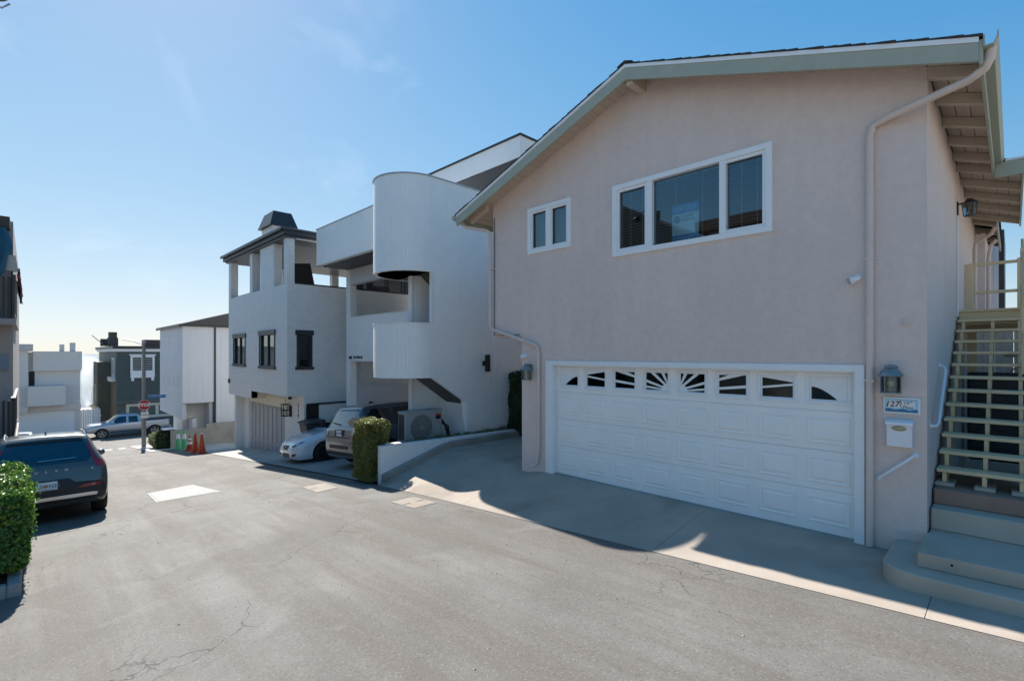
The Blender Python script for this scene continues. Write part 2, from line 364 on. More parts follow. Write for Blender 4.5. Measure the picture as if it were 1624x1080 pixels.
# ------------------------------------------------------------------ mesh helpers
class B:
    """Collects shapes that become ONE mesh object."""
    def __init__(s): s.bm = bmesh.new()
    def v(s, *c): return s.bm.verts.new(c)
    def face(s, pts):
        try: return s.bm.faces.new([s.bm.verts.new(p) for p in pts])
        except ValueError: return None
    def box(s, x0, x1, y0, y1, z0, z1):
        if x0 > x1: x0, x1 = x1, x0
        if y0 > y1: y0, y1 = y1, y0
        if z0 > z1: z0, z1 = z1, z0
        v = [s.bm.verts.new(p) for p in ((x0,y0,z0),(x1,y0,z0),(x1,y1,z0),(x0,y1,z0),(x0,y0,z1),(x1,y0,z1),(x1,y1,z1),(x0,y1,z1))]
        for f in ((3,2,1,0),(4,5,6,7),(0,1,5,4),(1,2,6,5),(2,3,7,6),(3,0,4,7)): s.bm.faces.new([v[i] for i in f])
        return s
    def prism(s, poly, axis, a0, a1):
        """Polygon in the plane across `axis` pushed from a0 to a1. x: (y,z)  y: (x,z)  z: (x,y)."""
        def P(p, a): return {'x': (a, p[0], p[1]), 'y': (p[0], a, p[1]), 'z': (p[0], p[1], a)}[axis]
        A = [s.bm.verts.new(P(p, a0)) for p in poly]; C = [s.bm.verts.new(P(p, a1)) for p in poly]
        n = len(poly)
        s.bm.faces.new(A[::-1]); s.bm.faces.new(C)
        for i in range(n): s.bm.faces.new((A[i], A[(i+1) % n], C[(i+1) % n], C[i]))
        return s
    def cyl(s, p0, p1, r0, r1=None, n=12, caps=True):
        r1 = r0 if r1 is None else r1
        p0, p1 = Vector(p0), Vector(p1); d = (p1 - p0).normalized()
        u = d.orthogonal().normalized(); w = d.cross(u)
        A, C = [], []
        for i in range(n):
            t = 2 * math.pi * i / n; o = u * math.cos(t) + w * math.sin(t)
            A.append(s.bm.verts.new(p0 + o * r0)); C.append(s.bm.verts.new(p1 + o * r1))
        for i in range(n): s.bm.faces.new((A[i], A[(i+1) % n], C[(i+1) % n], C[i]))
        if caps: s.bm.faces.new(A[::-1]); s.bm.faces.new(C)
        return s
    def tube(s, pts, r, n=8, square=False):
        pts = [Vector(p) for p in pts]; rings = []; up = None
        for i, p in enumerate(pts):
            d = (pts[min(i+1, len(pts)-1)] - pts[max(i-1, 0)]).normalized()
            if up is None: u = Vector((0, -1, 0)) if abs(d.y) < .9 else Vector((1, 0, 0))
            else: u = up
            u = (u - d * u.dot(d)).normalized(); up = u; w = d.cross(u)
            ring = []
            m = 4 if square else n
            for k in range(m):
                t = 2 * math.pi * (k + (.5 if square else 0)) / m
                ring.append(s.bm.verts.new(p + (u * math.cos(t) + w * math.sin(t)) * (r * (1.414 if square else 1))))
            rings.append(ring)
        m = len(rings[0])
        for a, b in zip(rings, rings[1:]):
            for k in range(m): s.bm.faces.new((a[k], a[(k+1) % m], b[(k+1) % m], b[k]))
        s.bm.faces.new(rings[0][::-1]); s.bm.faces.new(rings[-1])
        return s
    def sphere(s, c, r, sx=1, sy=1, sz=1, seg=14):
        bmesh.ops.create_uvsphere(s.bm, u_segments=seg, v_segments=seg // 2 + 1, radius=r, matrix=Matrix.Translation(c) @ Matrix.Diagonal((sx, sy, sz, 1)))
        return s
    def build(s, name, m, parent=None, bevel=0.0, smooth=False, seg=1, facing=None):
        bm = s.bm
        bmesh.ops.recalc_face_normals(bm, faces=bm.faces)
        if facing is not None:
            bm.normal_update()
            for f in bm.faces:
                if f.normal.dot(Vector(facing)) < 0: f.normal_flip()
        if bevel:
            es = [e for e in bm.edges if len(e.link_faces) == 2 and e.calc_face_angle(0) > .5]
            bmesh.ops.bevel(bm, geom=es, offset=bevel, segments=seg, affect='EDGES', profile=.6, clamp_overlap=True)
        me = bpy.data.meshes.new(name); bm.to_mesh(me); bm.free()
        if smooth:
            for p in me.polygons: p.use_smooth = True
            try: me.set_sharp_from_angle(angle=R(38))
            except Exception: pass
        return link(name, me, m, parent)

def link(name, me, m, parent=None):
    if m: me.materials.append(M[m] if isinstance(m, str) else m)
    o = bpy.data.objects.new(name, me); COL.objects.link(o)
    if parent is not None: adopt(o, parent)
    return o

def adopt(o, parent):
    o.parent = parent
    o.matrix_parent_inverse = WORLD(parent).inverted()

def WORLD(o):
    m = o.matrix_basis.copy()
    if o.parent is not None: m = WORLD(o.parent) @ o.matrix_parent_inverse @ m
    return m

def tag(o, label, cat, group=None):
    o['label'] = label; o['category'] = cat
    if group: o['group'] = group
    return o

def thing(name, label, cat, loc=(0, 0, 0), group=None, rz=0.0):
    o = bpy.data.objects.new(name, None); COL.objects.link(o)
    o.location = loc; o.rotation_euler = (0, 0, rz); o.empty_display_size = .2
    return tag(o, label, cat, group)

def struct(o): o['kind'] = 'structure'; return o

def bx(name, m, parent, x0, x1, y0, y1, z0, z1, bevel=0.0):
    return B().box(x0, x1, y0, y1, z0, z1).build(name, m, parent, bevel)

def place(e, loc, rz=0.0):
    e.location = loc; e.rotation_euler = (0, 0, rz)

def copy_thing(src, loc, rz, label, group=None, remat=None):
    """Copies a thing, its parts and their sub-parts; meshes are shared."""
    def dup(o, par):
        c = o.copy(); COL.objects.link(c)
        if par is not None: c.parent = par; c.matrix_parent_inverse = o.matrix_parent_inverse.copy()
        for ch in kids.get(o.name, []): dup(ch, c)
        return c
    kids = {}
    for o in list(COL.objects):
        if o.parent is not None: kids.setdefault(o.parent.name, []).append(o)
    c = dup(src, None); place(c, loc, rz); c['label'] = label
    if group: c['group'] = group
    return c

def wall(b, axis, plane, thick, u0, u1, z0, z1, holes=()):
    """Wall with rectangular openings: outer face on `plane`, thickness along +axis. axis 'y': u=x; axis 'x': u=y."""
    us = sorted({u0, u1, *[h[0] for h in holes], *[h[1] for h in holes]}); us = [u for u in us if u0 <= u <= u1]
    zs = sorted({z0, z1, *[h[2] for h in holes], *[h[3] for h in holes]}); zs = [z for z in zs if z0 <= z <= z1]
    def solid(i, k):
        if i < 0 or k < 0 or i >= len(us)-1 or k >= len(zs)-1: return False
        cu, cz = (us[i]+us[i+1])/2, (zs[k]+zs[k+1])/2
        return not any(h[0] < cu < h[1] and h[2] < cz < h[3] for h in holes)
    def P(u, d, z): return (u, plane + d, z) if axis == 'y' else (plane + d, u, z)
    for i in range(len(us)-1):
        for k in range(len(zs)-1):
            if not solid(i, k): continue
            a, c, e, f = us[i], us[i+1], zs[k], zs[k+1]
            b.face([P(a,0,e),P(c,0,e),P(c,0,f),P(a,0,f)]); b.face([P(a,thick,e),P(a,thick,f),P(c,thick,f),P(c,thick,e)])
            if not solid(i-1,k): b.face([P(a,0,e),P(a,0,f),P(a,thick,f),P(a,thick,e)])
            if not solid(i+1,k): b.face([P(c,0,e),P(c,thick,e),P(c,thick,f),P(c,0,f)])
            if not solid(i,k-1): b.face([P(a,0,e),P(a,thick,e),P(c,thick,e),P(c,0,e)])
            if not solid(i,k+1): b.face([P(a,0,f),P(c,0,f),P(c,thick,f),P(a,thick,f)])
    bmesh.ops.remove_doubles(b.bm, verts=b.bm.verts, dist=1e-4)
    return b

def text(name, body, size, m, parent, loc, rot, extrude=.002, shear=0.0, align='CENTER', sx=1.0, bold=0.0):
    cu = bpy.data.curves.new(name, 'FONT'); cu.body = body; cu.size = size; cu.extrude = extrude; cu.shear = shear; cu.align_x = align; cu.align_y = 'CENTER'
    cu.offset = bold; cu.resolution_u = 3
    o = bpy.data.objects.new(name, cu)
    COL.objects.link(o)
    dg = bpy.context.evaluated_depsgraph_get(); me = bpy.data.meshes.new_from_object(o.evaluated_get(dg)); bpy.data.objects.remove(o)
    me.materials.clear()
    me.transform(Matrix.LocRotScale(Vector(loc), rot.to_quaternion() if hasattr(rot, 'to_quaternion') else rot, None) @ Matrix.Diagonal((sx, 1, 1, 1)))
    return link(name, me, m, parent)

from mathutils import Euler
FACE_MY = Euler((R(90), 0, 0))                 # reads from -Y
FACE_PX = Euler((R(90), 0, R(90)))             # reads from +X

def window(parent, axis, plane, u0, u1, z0, z1, frame_m, glass_m, fw=.06, mull=(), proud=.03, depth=.08, sill=False, name='window', rails=()):
    """Framed window; plane is the wall face, frame stands `proud` of it (outward is -Y for axis y, +X for axis x)."""
    s = 1 if axis == 'y' else -1
    def bb(b, a0, a1, d0, d1, c0, c1):
        d0, d1 = plane + s*d0, plane + s*d1
        if axis == 'y': b.box(a0, a1, d0, d1, c0, c1)
        else: b.box(d0, d1, a0, a1, c0, c1)
    b = B()
    bb(b, u0, u1, -proud, depth, z1-fw, z1); bb(b, u0, u1, -proud, depth, z0, z0+fw)
    bb(b, u0, u0+fw, -proud, depth, z0+fw, z1-fw); bb(b, u1-fw, u1, -proud, depth, z0+fw, z1-fw)
    w = b.build(name, frame_m, parent, .004)
    for mu in mull:
        q = B(); bb(q, mu-fw*.55, mu+fw*.55, -proud*.8, depth, z0+fw, z1-fw); q.build('mullion', frame_m, w, .003)
    for rz in rails:
        q = B(); bb(q, u0+fw, u1-fw, -proud*.5, depth*.9, rz-fw*.35, rz+fw*.35); q.build('glazing_bar', frame_m, w, .003)
    edges = [u0+fw] + [x for mu in mull for x in (mu-fw*.55, mu+fw*.55)] + [u1-fw]
    for a, c in zip(edges[::2], edges[1::2]):
        q = B(); d = depth*.45
        if axis == 'y': q.face([(a, plane+d, z0+fw), (c, plane+d, z0+fw), (c, plane+d, z1-fw), (a, plane+d, z1-fw)])
        else: q.face([(plane-d, a, z0+fw), (plane-d, c, z0+fw), (plane-d, c, z1-fw), (plane-d, a, z1-fw)])
        q.build('pane', glass_m, w, facing=(0, -1, 0) if axis == 'y' else (1, 0, 0))
    return w

def street_z(x): return -.013 + .0645*x if x > -10 else -.658 + .0975*(x+10)
def slope_z(x):
    """Street height with the grade change eased over a few metres, level through the cross street."""
    if -13 < x < -7:
        t = (x+13)/6; a, c = street_z(-13), street_z(-7); ma, mc = .0975*6, .0645*6
        return (2*t**3-3*t**2+1)*a + (t**3-2*t**2+t)*ma + (-2*t**3+3*t**2)*c + (t**3-t**2)*mc
    if x < -46: return street_z(-46) - .02*(-46-x) if x > -56 else street_z(-46) - .2 - .055*(-56-x)
    return street_z(x)

def sheet(b, xs, ys, zf):
    g = [[b.bm.verts.new((x, y, zf(x, y))) for y in ys] for x in xs]
    for i in range(len(xs)-1):
        for j in range(len(ys)-1): b.bm.faces.new((g[i][j], g[i+1][j], g[i+1][j+1], g[i][j+1]))
    return b
def lin(a, c, n): return [a + (c-a)*i/n for i in range(n+1)]

# ================================================================== SETTING
g = sheet(B(), [-400, -200, -140, -110, -90, -70, -56] + lin(-53, -13, 20) + lin(-12, -7, 10) + [0, 30, 80, 300], [-300, -80, -40, -10, 0, 5, 8, 12, 20, 40, 80, 300],
          lambda x, y: slope_z(x) - .07).build('ground', 'sand', smooth=True)
struct(g)
sea = sheet(B(), [-24000, -6000, -1500, -500, -108], [-24000, -3000, -500, 0, 500, 3000, 24000], lambda x, y: -8.6).build('sea', 'water'); struct(sea)
EDGE = 5.6
street = sheet(B(), lin(-37.3, -13, 18) + lin(-12.5, -6, 13) + lin(-5, 30, 12), [-4.2, -2, 0, 2, 4, EDGE], lambda x, y: slope_z(x) - (.035 if y > 5.5 else 0) * 0).build('street', 'asphalt', smooth=True); struct(street)
cross = sheet(B(), lin(-54, -37.3, 12), [-60, -20, -4.2, EDGE, 12, 30, 60], lambda x, y: slope_z(x) - .001).build('cross_street', 'asphalt', smooth=True); struct(cross)

def apron_z(x, y):
    t = max(0.0, min(1.0, (y-EDGE)/(1.62 if x > -6.4 else 1.62 + .35*min(1, (-6.4-x)/3))))
    top = -.03 if x > -6.4 else -.03 - .09*min(1, (-6.4-x)/.6)
    return slope_z(x)*(1-t) + top*t + .004
apron = sheet(B(), [-10.3, -1, 30], [EDGE, 7.2], lambda x, y: slope_z(x) - .05).build('driveway_apron', 'curb_concrete'); struct(apron)
for k, (x0, x1, y0, y1) in enumerate(((-10.0, -6.98, 5.605, 7.55), (-10.0, -6.98, 7.556, 10.9), (-6.974, -3.2, 5.605, 7.36), (-3.194, -.55, 5.605, 7.36), (-.544, 2.4, 5.605, 7.36), (2.406, 8, 5.605, 9))):
    sl = B(); xs_, ys_ = lin(x0, x1, 12), lin(y0, y1, 12); sheet(sl, xs_, ys_, apron_z)
    rim_ = [(x, y0) for x in xs_] + [(x1, y) for y in ys_[1:]] + [(x, y1) for x in xs_[::-1][1:]] + [(x0, y) for y in ys_[::-1][1:]]
    for (xa, ya), (xb, yb) in zip(rim_, rim_[1:]): sl.face([(xa, ya, apron_z(xa, ya)), (xb, yb, apron_z(xb, yb)), (xb, yb, apron_z(xb, yb)-.08), (xa, ya, apron_z(xa, ya)-.08)])
    sl.build('slab', 'concrete', apron)
# carport slab and the brick house's drive
cp = sheet(B(), lin(-17.9, -10.35, 12), lin(EDGE+.01, 13.5, 8), lambda x, y: slope_z(x) + .02 + .012*(y-EDGE)).build('carport_floor', 'curb_concrete', smooth=True); struct(cp)
bd = sheet(B(), lin(-29.9, -17.93, 12), lin(EDGE+.01, 7.6, 6), lambda x, y: slope_z(x) + .012 + .02*(y-EDGE)).build('brick_house_driveway', 'light_concrete', smooth=True); struct(bd)
sw = sheet(B(), lin(-37.2, -29.9, 8), lin(4.3, 7, 6), lambda x, y: slope_z(x) + .02).build('pavement', 'light_concrete', smooth=True); struct(sw)
# worn stop bar at the corner
for k in range(5):
    y0 = 1.2 + k*.62
    q = sheet(B(), [-36.3, -35.6], [y0, y0+.34], lambda x, y: slope_z(x) + .008).build('road_marking' if k == 0 else 'road_marking', 'road_paint'); struct(q)

# lids in the street
def lid(name, label, cat, corners, m, rim, slots=0, loc=None):
    c = [Vector((x, y, slope_z(x))) for x, y in corners]; ctr = sum(c, Vector())/4
    t = thing(name, label, cat, ctr)
    def poly(f, dz): return [tuple(ctr + (p-ctr)*f + Vector((0, 0, dz))) for p in c]
    b = B(); o, i = poly(1.0, .006), poly(.93, .006)
    for k in range(4): b.face([o[k], o[(k+1) % 4], i[(k+1) % 4], i[k]])
    b.build('rim', rim, t)
    b = B(); b.face(poly(.925, .009)); b.build('cover', m, t)
    for k in range(slots):
        d = (c[1]-c[0])*(.28*(k-.5)*2) + Vector((0, 0, .012)); u = (c[1]-c[0]).normalized()*.07; w = (c[2]-c[1]).normalized()*.018
        b = B(); p = ctr + d; b.face([tuple(p-u-w), tuple(p+u-w), tuple(p+u+w), tuple(p-u+w)]); b.build('slot', 'black', t)
    return t
lid('utility_cover', 'large pale rectangular utility cover set into the lane behind the parked SUV', 'utility cover', ((-14.7, 2.05), (-15.0, 3.05), (-12.95, 3.2), (-13.0, 1.98)), 'iron_plate', 'light_concrete')
lid('meter_box', 'small tan meter box lid in the asphalt before the carport', 'meter lid', ((-11.5, 4.5), (-11.5, 5.02), (-10.6, 4.95), (-10.5, 4.43)), 'lid', 'curb_concrete', 1)
lid('meter_box', 'tan meter box lid with two slots nearest the low white wall', 'meter lid', ((-8.3, 4.9), (-8.3, 5.42), (-7.5, 5.42), (-7.5, 4.92)), 'lid', 'curb_concrete', 2)

# crumbs of stone and paper on the asphalt
b = B()
for k in range(240):
    x, y = random.uniform(-16, 1.5), random.uniform(.3, 5.5); r = random.choice((.006, .008, .012)); z = slope_z(x)
    pts = [(x + r*math.cos(a)*random.uniform(.6, 1.3), y + r*math.sin(a)*random.uniform(.6, 1.3), z+.002) for a in (0, 1.26, 2.5, 3.8, 5)]
    top = (x, y, z + r*.9)
    for i in range(5): b.face([pts[i], pts[(i+1) % 5], top])
cr = b.build('road_grit', 'light_concrete'); cr['kind'] = 'stuff'; tag(cr, 'pale stone crumbs scattered over the worn asphalt', 'grit')

# ================================================================== PINK HOUSE
FY = 7.21                        # street face
H = thing('pink_house', 'two storey pink stucco house with white double garage door and low gable roof', 'house', (-4.3, FY, -.05))
XL, XLL, XR = -7.93, -7.05, -.68
RIDGE_X, RIDGE_Z, SL = -4.3, 6.87, .352
def roof_z(x): return RIDGE_Z - SL*abs(x-RIDGE_X)
WT = .24
b = B()
wall(b, 'y', FY, WT, XL, XR, 2.68, 5.30, [(-4.85+.05, -2.29-.05, 3.93+.05, 5.15-.05), (-6.87+.04, -5.77-.04, 4.26+.04, 5.18-.04)])
b.prism([(XL, 5.30), (XR, 5.30), (XR, roof_z(XR)-.1), (RIDGE_X, RIDGE_Z-.1), (XL, roof_z(XL)-.1)], 'y', FY, FY+WT)
b.build('wall', 'stucco', H)
wall(B(), 'y', FY, WT, XLL, XR, -.12, 2.68, [(-6.36, -1.27, -.12, 2.10)]).build('wall', 'stucco', H)
B().box(XR-.24, XR, FY+WT, 20, -.12, 5.30).box(XR-.24, XR, FY+WT, 20, 5.30, roof_z(XR)-.12).build('wall', 'stucco', H)
B().box(XL, XL+.2, FY+WT, 20, 2.68, roof_z(XL)-.12).build('wall', 'stucco', H)
B().box(XLL, XLL+.2, FY+WT, 20, -.2, 2.68).build('wall', 'stucco', H)
bx('overhang_floor', 'stucco', H, XL, XLL+.1, FY+.002, 20, 2.62, 2.678)
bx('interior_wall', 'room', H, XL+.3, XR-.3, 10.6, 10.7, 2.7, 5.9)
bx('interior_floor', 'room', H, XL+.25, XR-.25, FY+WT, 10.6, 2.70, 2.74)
bx('rear_wall', 'stucco', H, XL, XR, 19.8, 20, -.2, 5.3)
# roof: shingle courses, drip edge, fascia, decking boards, rafters
Y0, Y1 = 6.74, 20.2
def slope_box(b, xa, xb, dz0, dz1, ya, yb):
    b.prism([(xa, roof_z(xa)+dz0), (xb, roof_z(xb)+dz0), (xb, roof_z(xb)+dz1), (xa, roof_z(xa)+dz1)], 'y', ya, yb); return b
XE_L, XE_R = -8.60, -.24
roof = slope_box(B(), XE_L, RIDGE_X-.001, -.075, -.035, Y0+.03, Y1).prism([(RIDGE_X, RIDGE_Z-.075), (XE_R, roof_z(XE_R)-.075), (XE_R, roof_z(XE_R)-.035), (RIDGE_X, RIDGE_Z-.035)], 'y', Y0+.03, Y1).build('roof', 'roof_grey', H)
nC = 30
for side in (-1, 1):
    e0 = XE_L-.03 if side < 0 else XE_R+.03
    for k in range(nC):
        xa = e0 + (RIDGE_X-e0)*k/nC; xb = e0 + (RIDGE_X-e0)*(k+1.05)/nC
        xb = min(xb, RIDGE_X) if side < 0 else max(xb, RIDGE_X)
        j = random.uniform(-.012, .012); lift = .009 + random.uniform(-.002, .003)
        b = B(); b.prism([(xa, roof_z(xa)-.030), (xb, roof_z(xb)-.030), (xb, roof_z(xb)-.012), (xa, roof_z(xa)+lift-.012)], 'y', Y0-.03+j, Y1)
        b.build('shingle_course', 'shingle', roof)
b = B(); b.prism([(RIDGE_X-.14, RIDGE_Z-.035), (RIDGE_X, RIDGE_Z+.02), (RIDGE_X+.14, RIDGE_Z-.035), (RIDGE_X, RIDGE_Z-.01)], 'y', Y0-.04, Y1); b.build('ridge_cap', 'shingle', roof)
for xa, xb in ((XE_L, RIDGE_X), (RIDGE_X, XE_R)):
    slope_box(B(), xa, xb, -.085, -.032, Y0-.022, Y0+.02).build('drip_edge', 'white_trim', roof)
    slope_box(B(), xa, xb, -.27, -.087, Y0-.012, Y0+.03).build('rake_fascia', 'sage', roof)
# decking boards seen from below: left slope and right eaves, each board its own
def boards(x_from, x_to, ya, yb, n, par):
    for k in range(n):
        xa = x_from + (x_to-x_from)*k/n + .004; xb = x_from + (x_to-x_from)*(k+1)/n - .004
        slope_box(B(), xa, xb, -.105 + random.uniform(-.002, .002), -.078, ya, yb).build('soffit_board', 'soffit', par)
boards(XE_L, XL-.01, Y0+.032, 16, 4, roof)
boards(XL, RIDGE_X, Y0+.032, FY+.05, 22, roof)
boards(RIDGE_X, XR, Y0+.032, FY+.05, 22, roof)
boards(XR+.005, XE_R, Y0+.032, 11.05, 3, roof)
# right eave: gutter and fascia, rafters
def gutter(name, x_in, z_top, ya, yb, m='sage', w=.11, h=.12):
    B().prism([(x_in, z_top), (x_in, z_top-h), (x_in+w*.7, z_top-h), (x_in+w, z_top-h*.45), (x_in+w, z_top), (x_in+w-.012, z_top), (x_in+w-.012, z_top-h*.4), (x_in+w*.65, z_top-h+.012), (x_in+.012, z_top-h+.012), (x_in+.012, z_top)], 'y', ya, yb).build(name, m, roof)
ze = roof_z(XE_R)
bx('eave_fascia', 'sage', roof, XE_R, XE_R+.03, Y0-.01, 11.05, ze-.30, ze-.06, .003)
gutter('gutter', XE_R+.031, ze-.03, Y0-.03, 11.03)
zl = roof_z(XE_L)
bx('eave_fascia', 'sage', roof, XE_L-.03, XE_L, Y0-.01, 20, zl-.22, zl-.06, .003)
B().prism([(XE_L-.031, zl-.04), (XE_L-.031, zl-.15), (XE_L-.10, zl-.15), (XE_L-.135, zl-.09), (XE_L-.135, zl-.04)], 'y', Y0-.03, 20).build('gutter', 'sage', roof)
def rafter(xa, xb, y, w=.09, d=.13):
    slope_box(B(), xa, xb, -.108-d, -.108, y, y+w).build('rafter', 'rafter', roof, .004)
for y in (7.19, 8.0, 8.85, 9.7, 10.5): rafter(XR+.003, XE_R-.003, y)
slope_box(B(), XL-.55, XL, -.24, -.108, 7.0, 7.1).build('rafter', 'rafter', roof, .004)
for y in (8.2, 9.4): slope_box(B(), XE_L+.02, XL-.003, -.24, -.108, y, y+.09).build('rafter', 'rafter', roof, .004)
B().box(RIDGE_X-.02, RIDGE_X+.10, Y0+.05, FY+.02, RIDGE_Z-.34, RIDGE_Z-.145).build('ridge_beam', 'rafter', roof, .004)
# wider eave farther back and the one behind it
x2 = .09
B().prism([(XR, roof_z(XR)-.075), (x2, roof_z(x2)-.075), (x2, roof_z(x2)-.02), (XR, roof_z(XR)-.02)], 'y', 11.06, 15.6).build('roof_extension', 'shingle', roof)
boards(XR+.005, x2, 11.08, 15.58, 5, roof)
bx('eave_fascia', 'sage', roof, XE_R+.035, x2+.03, 11.05-.03, 11.055, roof_z(x2)-.25, roof_z(x2)-.02, .003)
bx('drip_edge', 'white_trim', roof, XE_R+.15, x2+.045, 11.0, 11.05, roof_z(x2)-.019, roof_z(x2)+.015)
bx('eave_fascia', 'sage', roof, x2, x2+.03, 11.06, 15.6, roof_z(x2)-.25, roof_z(x2)-.02, .003)
for y in (11.2, 12.2, 13.2, 14.2, 15.3): rafter(XR+.003, x2-.003, y)
x3 = -.28
B().prism([(XR, roof_z(XR)-.075), (x3, roof_z(x3)-.075), (x3, roof_z(x3)-.02), (XR, roof_z(XR)-.02)], 'y', 15.62, 20).build('roof_extension', 'shingle', roof)
bx('eave_fascia', 'sage', roof, x3, x3+.03, 15.62, 20, roof_z(x3)-.24, roof_z(x3)-.02)
for y in (16.0, 17.2, 18.4): rafter(XR+.003, x3-.003, y)
bx('wall', 'stucco', H, XR+.002, XR+.20, 16.6, 20, -.1, 5.2)          # the wall steps out at the back

# windows
Wn = window(H, 'y', FY, -4.85, -2.29, 3.93, 5.15, 'vinyl', 'win_glass', .085, (-4.14, -2.96), .035, .10)
for a, c in ((-4.765, -4.187), (-3, -2.375)):
    bq = B(); e = .045
    bq.box(a, c, FY-.012, FY+.03, 4.015, 4.015+e).box(a, c, FY-.012, FY+.03, 5.065-e, 5.065).box(a, a+e, FY-.012, FY+.03, 4.015+e, 5.065-e).box(c-e, c, FY-.012, FY+.03, 4.015+e, 5.065-e)
    bq.build('sash', 'vinyl', Wn, .003)
Ws = window(H, 'y', FY, -6.87, -5.77, 4.26, 5.18, 'vinyl', 'win_glass', .075, (-6.32,), .035, .10)
for a, c in ((-6.795, -6.36), (-6.28, -5.845)):
    bq = B(); e = .04
    bq.box(a, c, FY-.012, FY+.03, 4.335, 4.335+e).box(a, c, FY-.012, FY+.03, 5.105-e, 5.105).box(a, a+e, FY-.012, FY+.03, 4.335+e, 5.105-e).box(c-e, c, FY-.012, FY+.03, 4.335+e, 5.105-e)
    bq.build('sash', 'vinyl', Ws, .003)
# venetian blinds: every slat its own part
for n_, (a, c, lab) in enumerate(((-4.09, -3.01, 'white venetian blind behind the middle pane of the wide window'), (-4.76, -4.19, 'white venetian blind behind the narrow left pane of the wide window'), (-2.91, -2.38, 'white venetian blind behind the narrow right pane of the wide window'))):
    t = thing('venetian_blind', lab, 'blind', ((a+c)/2, FY+.17, 4.02), 'blinds in the wide window')
    zt = 5.06
    for k in range(21):
        z = 4.04 + k*.0485
        B().prism([(FY+.15, z), (FY+.153, z+.003), (FY+.19, z+.012), (FY+.187, z+.009)], 'x', a, c).build('slat', 'blind', t)
    for x in (a+.3*(c-a), a+.7*(c-a)): bx('ladder_cord', 'blind', t, x-.003, x+.003, FY+.146, FY+.149, 4.03, zt)
    bx('head_rail', 'blind', t, a, c, FY+.14, FY+.20, zt, zt+.04)
t = thing('blackout_curtain', 'dark curtain behind the small two pane window', 'curtain', (-6.3, FY+.3, 4.2))
b = B(); pts = [(-6.9+.02*i, FY+.26+.02*math.sin(i*1.1)) for i in range(58)]
for p, q in zip(pts, pts[1:]): b.face([(p[0], p[1], 4.2), (q[0], q[1], 4.2), (q[0], q[1], 5.25), (p[0], p[1], 5.25)])
b.build('cloth', 'poster_grey', t, smooth=True)
# lease poster, just inside the middle pane
P = thing('lease_poster', 'blue and white for lease poster standing inside the wide window', 'poster', (-3.55, FY+.1, 3.99))
px0, px1, pz0, pz1, py = -3.80, -3.36, 4.02, 4.61, FY+.085
bx('sheet', 'poster_pale', P, px0, px1, py, py+.004, pz0, pz1)
bx('header', 'poster_blue', P, px0, px1, py-.003, py-.0005, pz1-.15, pz1)
bx('footer', 'poster_blue', P, px0, px1, py-.003, py-.0005, pz0, pz0+.11)
text('lettering', 'FOR LEASE', .083, 'poster_pale', P, ((px0+px1)/2, py-.005, pz1-.078), FACE_MY, .0008)
text('phone_number', '310-376-8824', .048, 'poster_pale', P, ((px0+px1)/2, py-.005, pz0+.055), FACE_MY, .0008)
text('lettering', 'Listed By', .05, 'poster_grey', P, (px0+.165, py-.003, pz1-.20), FACE_MY, .0008, align='LEFT', bold=.001)
text('lettering', 'Management', .042, 'poster_grey', P, (px0+.165, py-.003, pz1-.255), FACE_MY, .0008, align='LEFT', bold=.001)
B().cyl((px0+.085, py-.003, pz1-.235), (px0+.085, py-.0005, pz1-.235), .06, n=20).build('logo', 'poster_grey', P)
b = B(); b.prism([(px0+.085+.055*math.cos(a), pz1-.235+.055*math.sin(a)) for a in [R(-70+14*i) for i in range(11)]], 'y', py-.006, py-.0035); b.build('logo_leaf', 'poster_green', P)

# garage door: trim, four sections, raised panels, sunburst lights
GX0, GX1, GZ0, GZ1, GY = -6.20, -1.36, .0, 2.05, FY+.10
b = B(); b.box(-6.385, GX0, FY-.03, FY+.12, -.13, 2.135).box(GX1, -1.255, FY-.03, FY+.12, -.05, 2.135)
b.box(GX0, GX1, FY-.03, FY+.12, GZ1-.005, 2.135)
b.build('garage_trim', 'white_trim', H, .005)
G = bx('garage_door', 'black', H, GX0+.001, GX1-.001, GY+.05, GY+.06, GZ0-.05, GZ1)
nP = 8; pw = (GX1-GX0)/nP; sh = (GZ1-GZ0)/4
def section(k):
    z0 = GZ0 + sh*k + (.0016 if k else -.03); z1 = GZ0 + sh*(k+1) - .0016
    return z0, z1
for k in range(3):
    z0, z1 = section(k)
    bx('door_section', 'door_white', G, GX0+.004, GX1-.004, GY, GY+.045, z0, z1, .004)
    for i in range(nP):
        cx = GX0 + pw*(i+.5); a, c = cx-pw*.40, cx+pw*.40; e0, e1 = GZ0+sh*k+.085, GZ0+sh*(k+1)-.085
        # recessed moulding ring and raised field: one panel, built proud of the section
        q = B(); g1 = .012
        o = [(a, e0), (c, e0), (c, e1), (a, e1)]
        def inset(d): return [(a+d, e0+d), (c-d, e0+d), (c-d, e1-d), (a+d, e1-d)]
        rings = [(o, GY-.001), (inset(.010), GY-.010), (inset(.024), GY-.010), (inset(.034), GY-.002), (inset(.050), GY-.002), (inset(.075), GY-.012)]
        vs_ = [[q.bm.verts.new((x, y, z)) for x, z in r] for r, y in rings]
        for r0, r1 in zip(vs_, vs_[1:]):
            for j in range(4): q.bm.faces.new((r0[j], r0[(j+1) % 4], r1[(j+1) % 4], r1[j]))
        q.bm.faces.new(vs_[-1])
        q.build('panel', 'door_white', G)
z0, z1 = section(3)
wz0, wz1 = z0+.10, z1-.05
b = wall(B(), 'y', GY, .045, GX0+.004, GX1-.004, z0, z1, [(GX0+pw*(i+.5)-pw*.385, GX0+pw*(i+.5)+pw*.385, wz0, wz1) for i in range(nP)])
b.build('door_section', 'door_white', G)
